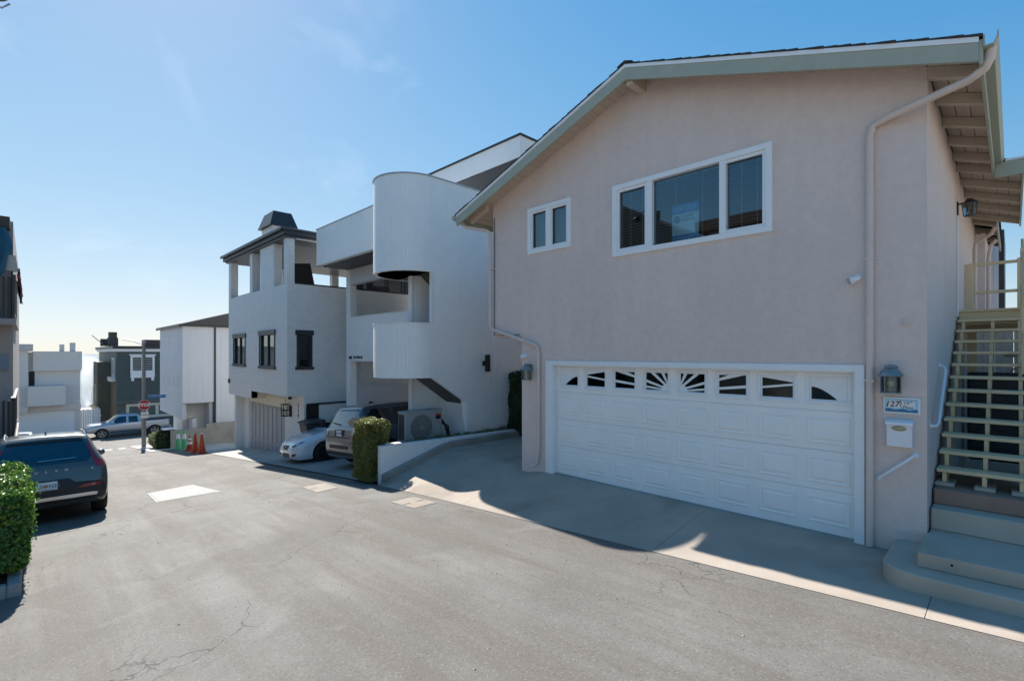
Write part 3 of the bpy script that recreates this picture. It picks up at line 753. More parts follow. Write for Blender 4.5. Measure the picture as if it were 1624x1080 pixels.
def clip(poly):
    """Clip a polygon to the unit square."""
    for ax, lim, sg in ((0, 0, 1), (0, 1, -1), (1, 0, 1), (1, 1, -1)):
        out = []
        for p, q in zip(poly, poly[1:]+poly[:1]):
            ip, iq = sg*(p[ax]-lim) >= 0, sg*(q[ax]-lim) >= 0
            if ip: out.append(p)
            if ip != iq:
                t = (lim-p[ax])/(q[ax]-p[ax]); out.append((p[0]+t*(q[0]-p[0]), p[1]+t*(q[1]-p[1])))
        poly = out
        if len(poly) < 3: return None
    return poly
arc1 = [(.22+.78*t, .58*math.sin(t*math.pi/2)) for t in [i/10 for i in range(11)]]
hub = [(1-.30*math.cos(a), .42*math.sin(a)) for a in [R(9*i) for i in range(11)]]
PATTERN = {
 0: [[(0, 0), (.22, 0)] + arc1[1:] + [(1, 1), (0, 1)]],
 1: [[(0, .72), (1, .93), (1, 1), (0, 1)], [(0, .58), (0, .72-.04), (1, .50), (1, .40)]],
 2: [[(0, .97), (0, 1), (.55, 1), (1, .78), (1, .66), (.1, .97)], [(0, .36), (0, .50), (1, .34), (1, .22)]],
 3: [[(1, 0)] + hub[::-1][1:] if False else [(1, 0)] + hub, [(.95, .2), (.99, .28), (.36, 1.02), (.18, 1.02)], [(.98, .3), (1.02, .3), (.82, 1.02), (.68, 1.02)], [(.9, .1), (.9, .2), (0, .60), (0, .46)], [(.9, .03), (.9, .10), (0, .25), (0, .14)]],
}
for i in range(nP):
    cx = GX0 + pw*(i+.5); a, c = cx-pw*.385, cx+pw*.385
    q = B(); e = .022
    q.box(a-.02, c+.02, GY-.012, GY+.03, wz0-.022, wz0+e).box(a-.02, c+.02, GY-.012, GY+.03, wz1-e, wz1+.018).box(a-.02, a+e, GY-.012, GY+.03, wz0+e, wz1-e).box(c-e, c+.02, GY-.012, GY+.03, wz0+e, wz1-e)
    f = q.build('light_frame', 'white_trim', G, .004)
    ia, ic, i0, i1 = a+e, c-e, wz0+e, wz1-e
    q = B(); q.face([(ia, GY+.034, i0), (ic, GY+.034, i0), (ic, GY+.034, i1), (ia, GY+.034, i1)]); q.build('pane', 'dark_glass', f, facing=(0, -1, 0))
    q = B(); bi = .018
    q.box(ia, ic, GY+.012, GY+.024, i0, i0+bi).box(ia, ic, GY+.012, GY+.024, i1-bi, i1).box(ia, ia+bi, GY+.012, GY+.024, i0+bi, i1-bi).box(ic-bi, ic, GY+.012, GY+.024, i0+bi, i1-bi)
    for poly in PATTERN[i if i < 4 else 7-i]:
        pl = clip(poly)
        if not pl: continue
        if i >= 4: pl = [(1-x, z) for x, z in pl][::-1]
        q.prism([(ia+bi*.5+x*(ic-ia-bi), i0+bi*.5+z*(i1-i0-bi)) for x, z in pl], 'y', GY+.010 - random.uniform(0, .001), GY+.022)
    q.build('sunburst_grille', 'white_trim', f)
bx('threshold', 'curb_concrete', H, GX0, GX1, FY-.01, GY+.05, -.06, -.026)

# downspouts
def strap(b, x, z): b.box(x-.05, x+.05, FY-.088, FY-.0, z-.012, z+.012)
dsp = [(-.155, 6.82, 5.31), (-.165, 6.82, 5.2), (-.20, 6.84, 5.13), (-.32, 6.9, 5.08), (-1.05, 7.13, 5.01), (-1.17, 7.16, 4.97), (-1.20, 7.165, 4.86), (-1.20, 7.165, .3), (-1.20, 7.165, -.02)]
b = B(); b.tube(dsp, .042, 12); strap(b, -1.20, 3.4); strap(b, -1.20, 1.95); b.build('downspout', 'pink_trim', H, smooth=True)
dsl = [(-8.55, 6.85, 5.17), (-8.52, 6.86, 5.10), (-8.45, 6.88, 5.05), (-8.05, 7.11, 4.95), (-7.97, 7.14, 4.90), (-7.96, 7.15, 4.8), (-7.96, 7.15, 2.95), (-7.94, 7.15, 2.84), (-7.86, 7.15, 2.79), (-6.68, 7.15, 2.46), (-6.57, 7.15, 2.40), (-6.54, 7.15, 2.3), (-6.54, 7.15, .45), (-6.56, 7.14, .14), (-6.62, 7.11, .06), (-6.72, 7.09, .05)]
b = B(); b.tube(dsl, .036, 12); strap(b, -6.54, .62); strap(b, -7.9, 4.1); b.build('downspout', 'pink_trim', H, smooth=True)
b = B(); b.tube([(-7.87, 7.19, 5.2), (-7.87, 7.19, 2.66), (-7.5, 7.19, 2.655), (-7.1, 7.19, 2.655)], .012, 6); b.build('conduit', 'pole', H)

# wall lanterns
def lantern(label, x, z, y=FY):
    t = thing('wall_lantern', label, 'lamp', (x, y, z), 'zinc lanterns beside the garage')
    b = B(); b.box(x-.05, x+.05, y-.02, y-.001, z+.06, z+.20); b.cyl((x, y-.02, z+.16), (x, y-.12, z+.175), .018); b.build('backplate', 'galv', t, .004)
    yc = y-.125
    b = B()
    prof = [(.02, .215), (.055, .205), (.06, .185), (.05, .175), (.085, .15), (.115, .10), (.118, .085), (.10, .08)]
    n = 18; rings = [[b.bm.verts.new((x+r*math.cos(2*math.pi*k/n), yc+r*math.sin(2*math.pi*k/n), z+h)) for k in range(n)] for r, h in prof]
    for r0, r1 in zip(rings, rings[1:]):
        for k in range(n): b.bm.faces.new((r0[k], r0[(k+1) % n], r1[(k+1) % n], r1[k]))
    b.bm.faces.new(rings[0]); b.bm.faces.new(rings[-1]); b.build('hood', 'galv', t, smooth=True)
    b = B(); b.cyl((x, yc, z-.10), (x, yc, z+.08), .088, n=18, caps=False); b.build('glass_cylinder', 'clear_glass', t, smooth=True)
    b = B()
    for k in range(6):
        a = 2*math.pi*k/6; b.cyl((x+.093*math.cos(a), yc+.093*math.sin(a), z-.105), (x+.093*math.cos(a), yc+.093*math.sin(a), z+.085), .005, n=6)
    b.cyl((x, yc, z-.115), (x, yc, z-.10), .1, n=18); b.build('cage', 'galv', t)
    B().sphere((x, yc, z), .035, 1, 1, 1.3).build('bulb', 'bulb', t, smooth=True)
    return t
lantern('weathered zinc wall lantern above the blue house number plaque', -.99, 1.93)
lantern('weathered zinc wall lantern on the pillar left of the garage door', -6.80, 1.86)

# house number plaque
P = thing('number_plaque', 'white framed sea blue plaque with number 127 over the mailbox', 'plaque', (-.905, FY, 1.56))
bx('frame', 'white_enamel', P, -1.075, -.735, FY-.022, FY-.002, 1.575, 1.765, .004)
bx('picture', 'plaque', P, -1.055, -.757, FY-.026, FY-.021, 1.597, 1.745)
b = B(); pts = [(-1.055 + .298*i/16, 1.628 + .006*math.sin(i*.9)) for i in range(17)]
b.prism([(-1.055, 1.597), (-.757, 1.597)] + pts[::-1], 'y', FY-.029, FY-.0262); b.build('waves', 'deep_blue', P)
bx('sky_band', 'white_enamel', P, -1.035, -.78, FY-.0275, FY-.0263, 1.645, 1.725)
text('numerals', '127', .088, 'ink', P, (-.992, FY-.029, 1.683), FACE_MY, .0008, shear=.2, bold=.001)
text('lettering', '15', .052, 'ink', P, (-.862, FY-.029, 1.703), FACE_MY, .0008, shear=.1)
text('lettering', 't', .03, 'ink', P, (-.828, FY-.029, 1.717), FACE_MY, .0008, shear=.1); text('lettering', 'h', .03, 'ink', P, (-.815, FY-.029, 1.717), FACE_MY, .0008, shear=.1)
text('lettering', 'Place', .046, 'ink', P, (-.845, FY-.029, 1.655), FACE_MY, .0008, shear=.1)
b = B(); b.tube([(-.915, FY-.029, 1.727), (-.905, FY-.029, 1.70), (-.915, FY-.029, 1.675), (-.90, FY-.029, 1.65)], .0035, 5); b.build('ornament', 'ink', P)

# mailbox
P = thing('mailbox', 'white metal wall mailbox with oval emblem under the number plaque', 'mailbox', (-.915, FY, 1.19))
B().prism([(FY-.002, 1.20), (FY-.085, 1.20), (FY-.10, 1.47), (FY-.002, 1.47)], 'x', -1.035, -.80).build('body', 'white_enamel', P, .006)
B().prism([(FY-.001, 1.472), (FY-.112, 1.472), (FY-.115, 1.45), (FY-.121, 1.45), (FY-.118, 1.485), (FY-.07, 1.512), (FY-.001, 1.515)], 'x', -1.045, -.79).build('lid', 'white_enamel', P, .003)
B().sphere((-.918, FY-.099, 1.415), .07, 1.0, .12, .42, 20).build('emblem', 'brass', P, smooth=True)

# grab bars
def bar(label, pts, r, axis):
    t = thing('grab_bar', label, 'grab bar', pts[0])
    b = B(); b.tube(pts, r, 12); b.build('rail', 'white_enamel', t, smooth=True)
    for p in (pts[0], pts[-1]):
        q = Vector(p); b = B(); d = Vector((0, -.012, 0)) if axis == 'y' else Vector((.012, 0, 0))
        b.cyl(q, q+d, .036, .03, 18); b.build('flange', 'white_enamel', t, smooth=True)
y_ = FY-.001
bar('white slanted grab bar below the mailbox', [(-1.115, y_, .80), (-1.112, y_-.05, .805), (-1.09, y_-.065, .825), (-.81, y_-.065, 1.09), (-.79, y_-.05, 1.108), (-.785, y_, 1.11)], .017, 'y')
bar('white steep grab bar on the side wall beside the stairs', [(XR+.001, 7.52, 1.43), (XR+.05, 7.53, 1.43), (XR+.068, 7.58, 1.46), (XR+.068, 8.42, 2.05), (XR+.05, 8.46, 2.10), (XR+.001, 8.47, 2.12)], .017, 'x')

# floodlights, vent, sensor, side lantern
def flood(label, x, z):
    t = thing('floodlight', label, 'floodlight', (x, FY, z), 'small white floodlights')
    B().cyl((x, FY-.001, z+.03), (x, FY-.025, z+.03), .035, n=14).build('base', 'white_enamel', t, smooth=True)
    B().cyl((x, FY-.02, z+.03), (x-.02, FY-.07, z+.01), .01).build('arm', 'white_enamel', t)
    B().cyl((x+.03, FY-.05, z+.015), (x-.06, FY-.12, z-.02), .028, .05, 16).build('head', 'white_enamel', t, smooth=True)
    B().cyl((x-.0605, FY-.1205, z-.02), (x-.061, FY-.121, z-.0202), .044, n=16).build('lens', 'clear_lamp', t)
flood('small white floodlight left of the right downspout', -1.33, 3.17)
flood('small white floodlight above the left zinc lantern', -6.90, 2.22)
t = thing('vent_cap', 'round pink vent stub on the wall above the right lantern', 'vent', (-.85, FY, 2.62))
B().cyl((-.85, FY-.001, 2.63), (-.85, FY-.012, 2.63), .05, n=16).build('collar', 'pink_trim', t, smooth=True)
B().cyl((-.85, FY-.012, 2.63), (-.85, FY-.05, 2.63), .025, n=12).build('stub', 'pink_trim', t, smooth=True)
t = thing('black_lantern', 'black wall lantern under the eaves on the side wall by the stairs', 'lamp', (XR, 11.4, 4.7))
zz, xx, yy = 4.75, XR+.16, 11.4
bx('backplate', 'iron', t, XR+.001, XR+.02, yy-.05, yy+.05, zz-.1, zz+.12)
B().cyl((XR+.02, yy, zz+.08), (xx, yy, zz+.10), .014).build('arm', 'iron', t)
B().cyl((xx, yy, zz+.07), (xx, yy, zz+.15), .12, .03, 6).build('hood', 'iron', t)
B().cyl((xx, yy, zz-.13), (xx, yy, zz+.068), .075, .095, 6, False).build('glass_shade', 'clear_glass', t)
b = B()
for k in range(6):
    a = 2*math.pi*k/6; b.cyl((xx+.077*math.cos(a), yy+.077*math.sin(a), zz-.13), (xx+.097*math.cos(a), yy+.097*math.sin(a), zz+.07), .006, n=5)
b.cyl((xx, yy, zz-.145), (xx, yy, zz-.13), .08, n=6); b.build('cage', 'iron', t)
b = B(); b.tube([(XR+.02, 11.2, 4.6), (XR+.02, 11.2, 2.9)], .014, 6); b.tube([(XR+.02, 11.33, 4.6), (XR+.02, 11.33, 2.9)], .008, 6); tag(b.build('wall_conduit', 'white_trim'), 'thin pale conduit running down the side wall below the black lantern', 'conduit')
b = B(); b.tube([(x3-.0, 15.65, 5.15), (x3-.08, 15.7, 5.0), (XR+.06, 15.8, 4.85), (XR+.05, 15.8, 4.7), (XR+.05, 15.8, 2.9)], .04, 10); b.build('downspout', 'pink_trim', H, smooth=True)
b = B(); b.tube([(x3-.02, 17.3, 5.12), (x3-.12, 17.35, 5.0), (XR+.25, 17.4, 4.8), (XR+.24, 17.4, 4.6), (XR+.24, 17.4, 2.9)], .04, 10); b.build('downspout', 'pink_trim', H, smooth=True)

# ================================================================== STEPS AND STAIRS
S = thing('concrete_steps', 'grey concrete entry steps with a rounded lowest step beside the pink house', 'steps', (0, 6.6, -.05))
XS = 1.6
def rounded(x0, x1, y0, y1, r, n=8):
    return [(x1, y0), (x1, y1), (x0, y1), (x0, y0+r)] + [(x0+r-r*math.cos(R(90*i/n)), y0+r-r*math.sin(R(90*i/n))) for i in range(1, n+1)]
B().prism(rounded(-.96, XS, 6.14, FY-.005, .30), 'z', -.15, .125).build('step', 'step_concrete', S, .015)
B().prism([(-.68, 6.40), (XS, 6.56), (XS, 8.6), (-.665, 8.6), (-.665, 7.2), (-.68, 7.2)], 'z', .126, .268).build('step', 'step_concrete', S, .012)
bx('step', 'step_concrete', S, -.667, XS, 7.38, 8.6, .269, .505, .012)
bx('step', 'red_concrete', S, -.663, XS, 7.63, 9.2, .506, .684, .012)
b = B(); b.cyl((.0, 6.545, .19), (.0, 6.462, .19), .042, n=20); b.build('drain_pipe', 'pole', S)
B().cyl((.0, 6.460, .19), (.0, 6.459, .19), .034, n=20).build('drain_opening', 'black', S)
B().cyl((-.42, 6.420, .21), (-.42, 6.4145, .21), .012, n=10).build('weep_hole', 'black', S)

T = thing('wooden_staircase', 'tan painted open wooden staircase climbing beside the pink house', 'staircase', (0, 8.6, .684))
XT0, XT1 = -.655, .16
nT, rise, run = 12, .178, .292
ty, tz = 7.89, .88
for k in range(nT):
    y, z = ty + run*k, tz + rise*k
    bx('tread', 'tan_wood', T, XT0, XT1, y, y+.27, z-.042, z, .006)
ly, lz = ty + run*nT, tz + rise*nT
for xs in (-.585, -.235, .07):
    b = B(); pts = []
    top = []
    for k in range(nT):
        y, z = ty + run*k, tz + rise*k - .043
        top += [(y+.02, z-rise+.043 if k else z-.16), (y+.02, z)]
    poly = top + [(ly+.02, lz-.2), (ly+.02, lz-.42)] + [(ty+.30, tz-.20), (ty+.02, .724)]
    # saw-tooth carriage
    poly = []
    for k in range(nT):
        y, z = ty + run*k, tz + rise*k - .043
        poly += [(y+.025, z-rise if k else .724), (y+.025, z)]
        if k < nT-1: poly += [(y+run+.024, z)]
    poly += [(ly, tz+rise*(nT-1)-.043), (ly, lz-.45), (ty+.42, .724)]
    b.prism(poly, 'x', xs-.02, xs+.02); b.build('stringer', 'tan_wood', T)
    bx('footing_pad', 'step_concrete', T, xs-.085, xs+.095, ty-.07, ty+.30, .685, .724, .008)
bx('landing_board', 'tan_wood', T, XT0, 1.2, ly, 14.0, lz-.04, lz, .005)
bx('landing_rim', 'tan_wood', T, XT0+.005, 1.2, ly+.03, ly+.07, lz-.26, lz-.041, .004)
for k, y in enumerate((11.9, 12.6, 13.3, 13.95)): bx('joist', 'tan_wood', T, XT0+.01, 1.2, y, y+.04, lz-.24, lz-.042)
for x, y in ((-.56, 12.9), (.18, 13.2), (.95, 13.2)): bx('post', 'tan_wood', T, x-.07, x+.07, y, y+.10, .3, lz-.245 if x > 5 else lz-.242)
bx('railing_post', 'tan_wood', T, -.665, -.555, 13.2, 13.29, lz+.001, lz+1.02, .006)
bx('railing_post', 'tan_wood', T, .05, .12, 13.2, 13.29, lz+.001, lz+1.05, .006)
for z in (.45, 1.0): bx('rail', 'tan_wood', T, -.555, .05, 13.22, 13.27, lz+z-.035, lz+z+.02, .005)
# sloping handrail boards on the far side of the flight
for dz, w in ((.95, .10), (.45, .09)):
    b = B(); b.prism([(ty+1.8, tz+1.8*rise/run+dz), (ly+.3, lz+dz+.1), (ly+.3, lz+dz+.1+w), (ty+1.8, tz+1.8*rise/run+dz+w)], 'x', .085, .12); b.build('handrail', 'tan_wood', T, .004)
for y in (ty+1.9, ty+3.3):
    bx('railing_post', 'tan_wood', T, .075, .135, y, y+.06, tz+(y-ty)*rise/run-.05, tz+(y-ty)*rise/run+1.05, .005)

# under and behind the stairs
bk = thing('board_wall', 'tan boarded wall in shade behind the open stairs', 'wall', (.3, 16, 0))
for k in range(9): bx('plank', 'soffit', bk, -.47+.16*k, -.47+.16*k+.152, 16.5, 16.55, .3, 3.2)
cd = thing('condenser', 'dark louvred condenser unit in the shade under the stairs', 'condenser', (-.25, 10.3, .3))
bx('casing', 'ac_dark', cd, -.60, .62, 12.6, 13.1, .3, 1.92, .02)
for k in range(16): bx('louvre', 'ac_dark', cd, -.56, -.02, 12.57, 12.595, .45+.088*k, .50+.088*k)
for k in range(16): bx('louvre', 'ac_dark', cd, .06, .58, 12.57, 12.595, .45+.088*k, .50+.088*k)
lt = thing('lattice_panel', 'tan diagonal lattice panel seen between the upper stair treads', 'lattice', (.4, 14.4, .3))
for k in range(14):
    for sgn, yy2 in ((1, 14.40), (-1, 14.42)):
        x0 = -.1 + .12*k - (1.0 if sgn > 0 else 0); q = B()
        def cl(x, z): return (max(-.1, min(1.2, x)), z)
        pts = []
        for s_ in lin(0, 1, 8):
            x = x0 + sgn*s_*1.3; z = 1.0 + s_*1.3*1.1
            if -.1 <= x <= 1.2 and z < 2.2: pts.append((x, z))
        if len(pts) >= 2:
            (ax, az), (ex, ez) = pts[0], pts[-1]
            q.prism([(ax-.018, az), (ax+.018, az), (ex+.018, ez), (ex-.018, ez)], 'y', yy2, yy2+.012); q.build('slat', 'lattice', lt)
bx('frame', 'lattice', lt, -.14, 1.25, 14.38, 14.44, 2.2, 2.27)
bx('post', 'lattice', lt, .22, .34, 14.36, 14.46, .2, 2.2)

# ================================================================== MODERN WHITE HOUSE
N = thing('modern_house', 'white modern house with curved stair tower and vertical board siding', 'house', (-13.7, 8.15, -1.2))
XW, XC, YC, RD = -10.6, -11.6, 7.5, 1.0

def siding_strip(b, path, z0, z1, pitch=.10, groove=.016, depth=.009, thick=.10):
    """Vertical boards with V grooves along a plan path; z0 and z1 are functions of (x, y). Outward is to the right of the path."""
    P = [Vector((p[0], p[1])) for p in path]; L = [0]
    for p, q in zip(P, P[1:]): L.append(L[-1] + (q-p).length)
    def at(s):
        s = max(0, min(L[-1], s))
        for i in range(len(P)-1):
            if s <= L[i+1] or i == len(P)-2:
                t = (s-L[i])/(L[i+1]-L[i]); p = P[i].lerp(P[i+1], t)
                d0 = (P[i+1]-P[i]).normalized(); return p, Vector((d0.y, -d0.x))
    pts = []
    n = max(1, round(L[-1]/pitch)); w = L[-1]/n
    for k in range(n):
        s = k*w
        for ds, off in ((groove*.5, 0), (w*.5, 0), (w-groove*.5, 0), (w, -depth)):
            p, nn = at(s+ds); pts.append(p + nn*off)
    p, nn = at(0); pts.insert(0, p)
    inner = []
    for s in lin(0, L[-1], max(1, int(L[-1]/.25))):
        p, nn = at(s); inner.append(p - nn*thick)
    def col(ps): return [(b.bm.verts.new((p.x, p.y, z0(p.x, p.y))), b.bm.verts.new((p.x, p.y, z1(p.x, p.y)))) for p in ps]
    A, C = col(pts), col(inner)
    for S_ in (A, C):
        for u, v in zip(S_, S_[1:]): b.bm.faces.new((u[0], v[0], v[1], u[1]))
    for u, v in ((A[0], C[0]), (A[-1], C[-1])): b.bm.faces.new((u[0], u[1], v[1], v[0]))
    # top and bottom strips
    for e in (0, 1):
        loop = [u[e] for u in A] + [u[e] for u in C[::-1]]
        bmesh.ops.triangulate(b.bm, faces=[b.bm.faces.new(loop)])
    return b
def const(z): return lambda x, y: z
arc = [(XC + RD*math.cos(R(a)), YC + RD*math.sin(R(a))) for a in lin(0, -180, 40)]
tower_path = [(XW, 11.4)] + arc + [(XC-RD, 8.2)]
def stair_under(x, y):
    if x < XW-.13 or y < YC+.02: return 1.64
    if y < 8.66: return 1.64 - (y-YC)*(.74/1.16)
    return -.62
# straight flank above the opening line, curved drum above, curved drum below
flank = [(XW, YC), (XW, 11.6)]
arcr = [(XC-RD, 8.4)] + arc[::-1]
siding_strip(B(), flank, stair_under, const(6.86)).build('flank_wall', 'siding', N)
siding_strip(B(), arcr, const(4.40), const(6.86)).build('upper_drum', 'siding', N)
siding_strip(B(), arcr, const(1.64), const(3.04)).build('lower_drum', 'siding', N)
def cap_ring(z, path, w=.16, out=.02, h=.035):
    b = B(); A = []
    for i, p in enumerate(path):
        q0 = Vector(path[max(i-1, 0)]); q1 = Vector(path[min(i+1, len(path)-1)]); d = (q1-q0).normalized(); nn = Vector((d.y, -d.x)); p = Vector(p)
        o, n_ = p+nn*out, p-nn*(w-out)
        A.append([b.bm.verts.new((o.x, o.y, z)), b.bm.verts.new((o.x, o.y, z+h)), b.bm.verts.new((n_.x, n_.y, z+h)), b.bm.verts.new((n_.x, n_.y, z))])
    for u, v in zip(A, A[1:]):
        for k in range(4): b.bm.faces.new((u[k], u[(k+1) % 4], v[(k+1) % 4], v[k]))
    b.bm.faces.new(A[0]); b.bm.faces.new(A[-1][::-1])
    return b
cap_ring(6.862, tower_path[::-1]).build('parapet_cap', 'cap_metal', N)
cap_ring(3.042, arcr, h=.03).build('parapet_cap', 'white_trim', N)
def disc(z, r, y1): return [(XC + r*math.cos(R(a)), YC + r*math.sin(R(a))) for a in lin(0, -180, 30)] + [(XC-r, y1), (XC+r, y1)]
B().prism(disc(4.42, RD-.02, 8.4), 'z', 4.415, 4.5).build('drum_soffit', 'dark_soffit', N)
B().cyl((XC-.1, 6.95, 4.413), (XC-.1, 6.95, 4.405), .07, n=14).build('downlight', 'cap_metal', N)
B().prism(disc(1.66, RD-.02, 8.4), 'z', 1.655, 1.75).build('landing_floor', 'siding', N)
B().prism(disc(6.5, RD-.02, 8.4), 'z', 6.5, 6.56).build('drum_roof', 'cap_metal', N)
# stair core wall between the two flights, flight undersides
siding_strip(B(), [(XC+.06, YC+.02), (XC+.06, 11.4)], const(-.62), const(6.4), thick=.12).build('stair_core', 'siding', N)
bx('core_edge', 'white_trim', N, XC-.085, XC+.085, YC-.03, YC+.018, -.7, 6.4)
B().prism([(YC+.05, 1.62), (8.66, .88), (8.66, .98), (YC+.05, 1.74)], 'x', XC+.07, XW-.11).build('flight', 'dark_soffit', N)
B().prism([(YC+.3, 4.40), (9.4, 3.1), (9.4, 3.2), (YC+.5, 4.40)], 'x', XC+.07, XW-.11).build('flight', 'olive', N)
siding_strip(B(), [(XC+.07, 8.67), (XW-.105, 8.67)], const(-.7), const(.875), thick=.05).build('stair_front', 'siding', N)
bx('opening_jamb', 'white_trim', N, XW-.115, XW+.006, YC-.01, YC+.07, 3.05, 4.40)
# street face frame: post, beam, balcony parapet, overhanging upper panel
FYN = 8.42
siding_strip(B(), [(-17.36, FYN), (-17.05, FYN)], const(-1.7), const(5.35), thick=.25).build('corner_post', 'siding', N)
siding_strip(B(), [(-17.048, FYN+.004), (-12.61, FYN+.004)], const(4.80), const(5.348), thick=.22).build('balcony_beam', 'siding_grey', N)
siding_strip(B(), [(-17.048, FYN), (-12.61, FYN)], const(2.01), const(3.58), thick=.16).build('balcony_parapet', 'siding', N)
bx('parapet_cap', 'white_trim', N, -17.04, -12.61, FYN-.02, FYN+.18, 3.582, 3.615)
siding_strip(B(), [(-17.42, 7.33), (-12.55, 7.33)], const(5.39), const(6.67), thick=.15).build('upper_panel', 'siding', N)
siding_strip(B(), [(-17.42, 12.5), (-17.42, 7.332)], const(5.39), const(6.67), thick=.15).build('upper_panel', 'siding', N)
bx('parapet_cap', 'cap_metal', N, -17.44, -12.55, 7.31, 7.50, 6.672, 6.70)
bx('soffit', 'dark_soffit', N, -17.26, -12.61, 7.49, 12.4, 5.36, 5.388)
bx('balcony_floor', 'siding_grey', N, -17.04, -12.62, FYN+.165, 12.0, 1.96, 2.09)
# carport: side wall with an opening, back wall
wall(B(), 'x', -17.17, -.18, FYN+.26, 13.4, -1.8, 1.955, [(8.9, 11.1, 1.06, 1.955)]).build('carport_wall', 'siding_grey', N)  # grey colour stands in for the shade on this siding
bx('carport_back', 'siding_grey', N, -17.3, -10.8, 13.4, 13.6, -1.8, 1.95)
bx('house_back', 'siding', N, -17.3, -10.75, 12.05, 12.3, 2.1, 6.6)
bx('balcony_door', 'dark_glass', N, -15.0, -14.0, 11.95, 12.04, 2.12, 4.4)
b = B(); b.box(-13.9, -13.6, 11.6, 12.0, 2.12, 5.2).build('balcony_pier', 'siding', N)
bx('side_door', 'black', N, -13.45, -12.75, 9.6, 9.66, 2.12, 4.5)
bx('door_jamb', 'white_trim', N, -13.62, -13.46, 9.55, 9.68, 2.12, 4.7)
# rolled shade hanging in the balcony opening
b = B(); pts = [(-13.9-.045*i, 10.4+.05*math.sin(i*1.9)) for i in range(16)]
for i, (p, q) in enumerate(zip(pts, pts[1:])): b.face([(p[0], p[1], 3.95+.05*math.sin(i)), (q[0], q[1], 3.95+.05*math.sin(i+1)), (q[0], q[1], 4.7), (p[0], p[1], 4.7)])
b.build('rolled_shade', 'charcoal', N)
# penthouse set back: white band with black cap over a shadow gap
bx('roof_band', 'siding', N, -15.6, -10.34, 10.5, 17, 8.17, 8.80)
bx('roof_cap', 'black_cap', N, -15.65, -10.30, 10.46, 17.05, 8.802, 8.86)
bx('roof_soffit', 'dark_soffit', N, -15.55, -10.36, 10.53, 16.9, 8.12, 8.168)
bx('penthouse_wall', 'siding', N, -15.5, -10.62, 11.7, 17, 6.4, 8.118)
bx('roof_deck', 'siding_grey', N, -17.2, -10.72, 8.5, 12.0, 6.40, 6.48)
bx('flank_rear', 'siding', N, XW-.2, XW-.01, 11.6, 17, -.6, 6.86)
# side number lettering and junction plate on the parapet
t = thing('house_sign', 'small dark lettering on the white balcony parapet of the modern house', 'sign', (-16.2, FYN, 2.1))
bx('plate', 'ink', t, -17.1, -16.9, FYN-.02, FYN-.002, 2.08, 2.18)
text('lettering', '123 15TH PL', .13, 'ink', t, (-16.45, FYN-.01, 2.135), FACE_MY, .004, bold=.004)
t = thing('wall_sconce', 'black cylinder sconce on the white side wall of the modern house', 'lamp', (XW, 9.32, 1.75))
bx('bracket', 'black', t, XW+.001, XW+.06, 9.22, 9.30, 1.93, 2.06)
B().cyl((XW+.11, 9.33, 1.76), (XW+.11, 9.33, 2.24), .075, n=16).build('shade', 'black', t, smooth=True)

# low planter wall with ground cover
lw = thing('low_planter_wall', 'low white rendered planter wall with grey kerb along the concrete ramp', 'wall', (-10.1, 7.8, -.6))
def kz(y): return apron_z(-10.0, y)
b = B(); ys = lin(5.75, 10.1, 18)
b.prism([(5.75, -.75)] + [(10.1, -.75), (10.1, .07), (5.75, .15)], 'x', -10.28, -10.13); b.build('wall', 'white_trim', lw, .006)
b = B(); bot = [(y, kz(y)-.05) for y in ys]; top = [(y, kz(y)+.15) for y in ys]
b.prism([(5.75, -.8), (10.1, -.5)] + top[::-1], 'x', -10.128, -10.0); b.build('kerb', 'curb_concrete', lw, .01)
bx('coping', 'white_trim', lw, -10.30, -10.11, 5.95, 6.30, .15, .17)
b = B().box(-10.55, -10.285, 5.8, 10.1, -.75, .02); b.build('soil', 'soil', lw)
bx('planter_back', 'siding', lw, -11.55, -10.50, 6.0, 6.08, -.8, -.15)

# outdoor unit
A = thing('outdoor_ac_unit', 'pale grey single fan air conditioner unit beside the white stair tower', 'air conditioner', (-11.1, 7.45, 0))
ax0, ax1, ay0, ay1, az0, az1 = -11.22, -10.88, 6.86, 8.02, -.06, .76
bx('plinth', 'curb_concrete', A, ax0-.05, ax1+.05, ay0-.02, ay1+.02, -.75, az0-.03)
bx('casing', 'ac', A, ax0, ax1, ay0, ay1, az0, az1, .015)
bx('top_cover', 'ac', A, ax0-.01, ax1+.012, ay0-.01, ay1+.012, az1-.02, az1+.015, .005)
fy, fz = 7.36, .34
B().cyl((ax1+.001, fy, fz), (ax1+.012, fy, fz), .335, n=32).build('fan_recess', 'pole', A, smooth=True)
for k in range(7):
    r_ = .05 + .045*k; b = B(); b.tube([(ax1+.026, fy+r_*math.cos(a), fz+r_*math.sin(a)) for a in lin(0, 2*math.pi, 28)], .0045, 5); b.build('grille_ring', 'ac', A)
for k in range(8):
    a = math.pi*k/8; b = B(); b.tube([(ax1+.03, fy-.34*math.cos(a), fz-.34*math.sin(a)), (ax1+.034, fy+.34*math.cos(a), fz+.34*math.sin(a))], .0045, 5); b.build('grille_spoke', 'ac', A)
for k in range(3):
    b = B(); a = R(120*k+20); b.prism([(fy+.05*math.cos(a), fz+.05*math.sin(a)), (fy+.3*math.cos(a-.25), fz+.3*math.sin(a-.25)), (fy+.32*math.cos(a+.35), fz+.32*math.sin(a+.35)), (fy+.08*math.cos(a+.9), fz+.08*math.sin(a+.9))], 'x', ax1+.014, ax1+.020); b.build('fan_blade', 'pole', A)
bx('service_panel', 'ac', A, ax1+.001, ax1+.008, 7.73, 8.0, az0+.02, az1-.03, .003)
bx('badge', 'black', A, ax1+.009, ax1+.012, 7.80, 7.97, .52, .60); bx('badge', 'cone_red', A, ax1+.009, ax1+.012, 7.80, 7.97, .602, .655)
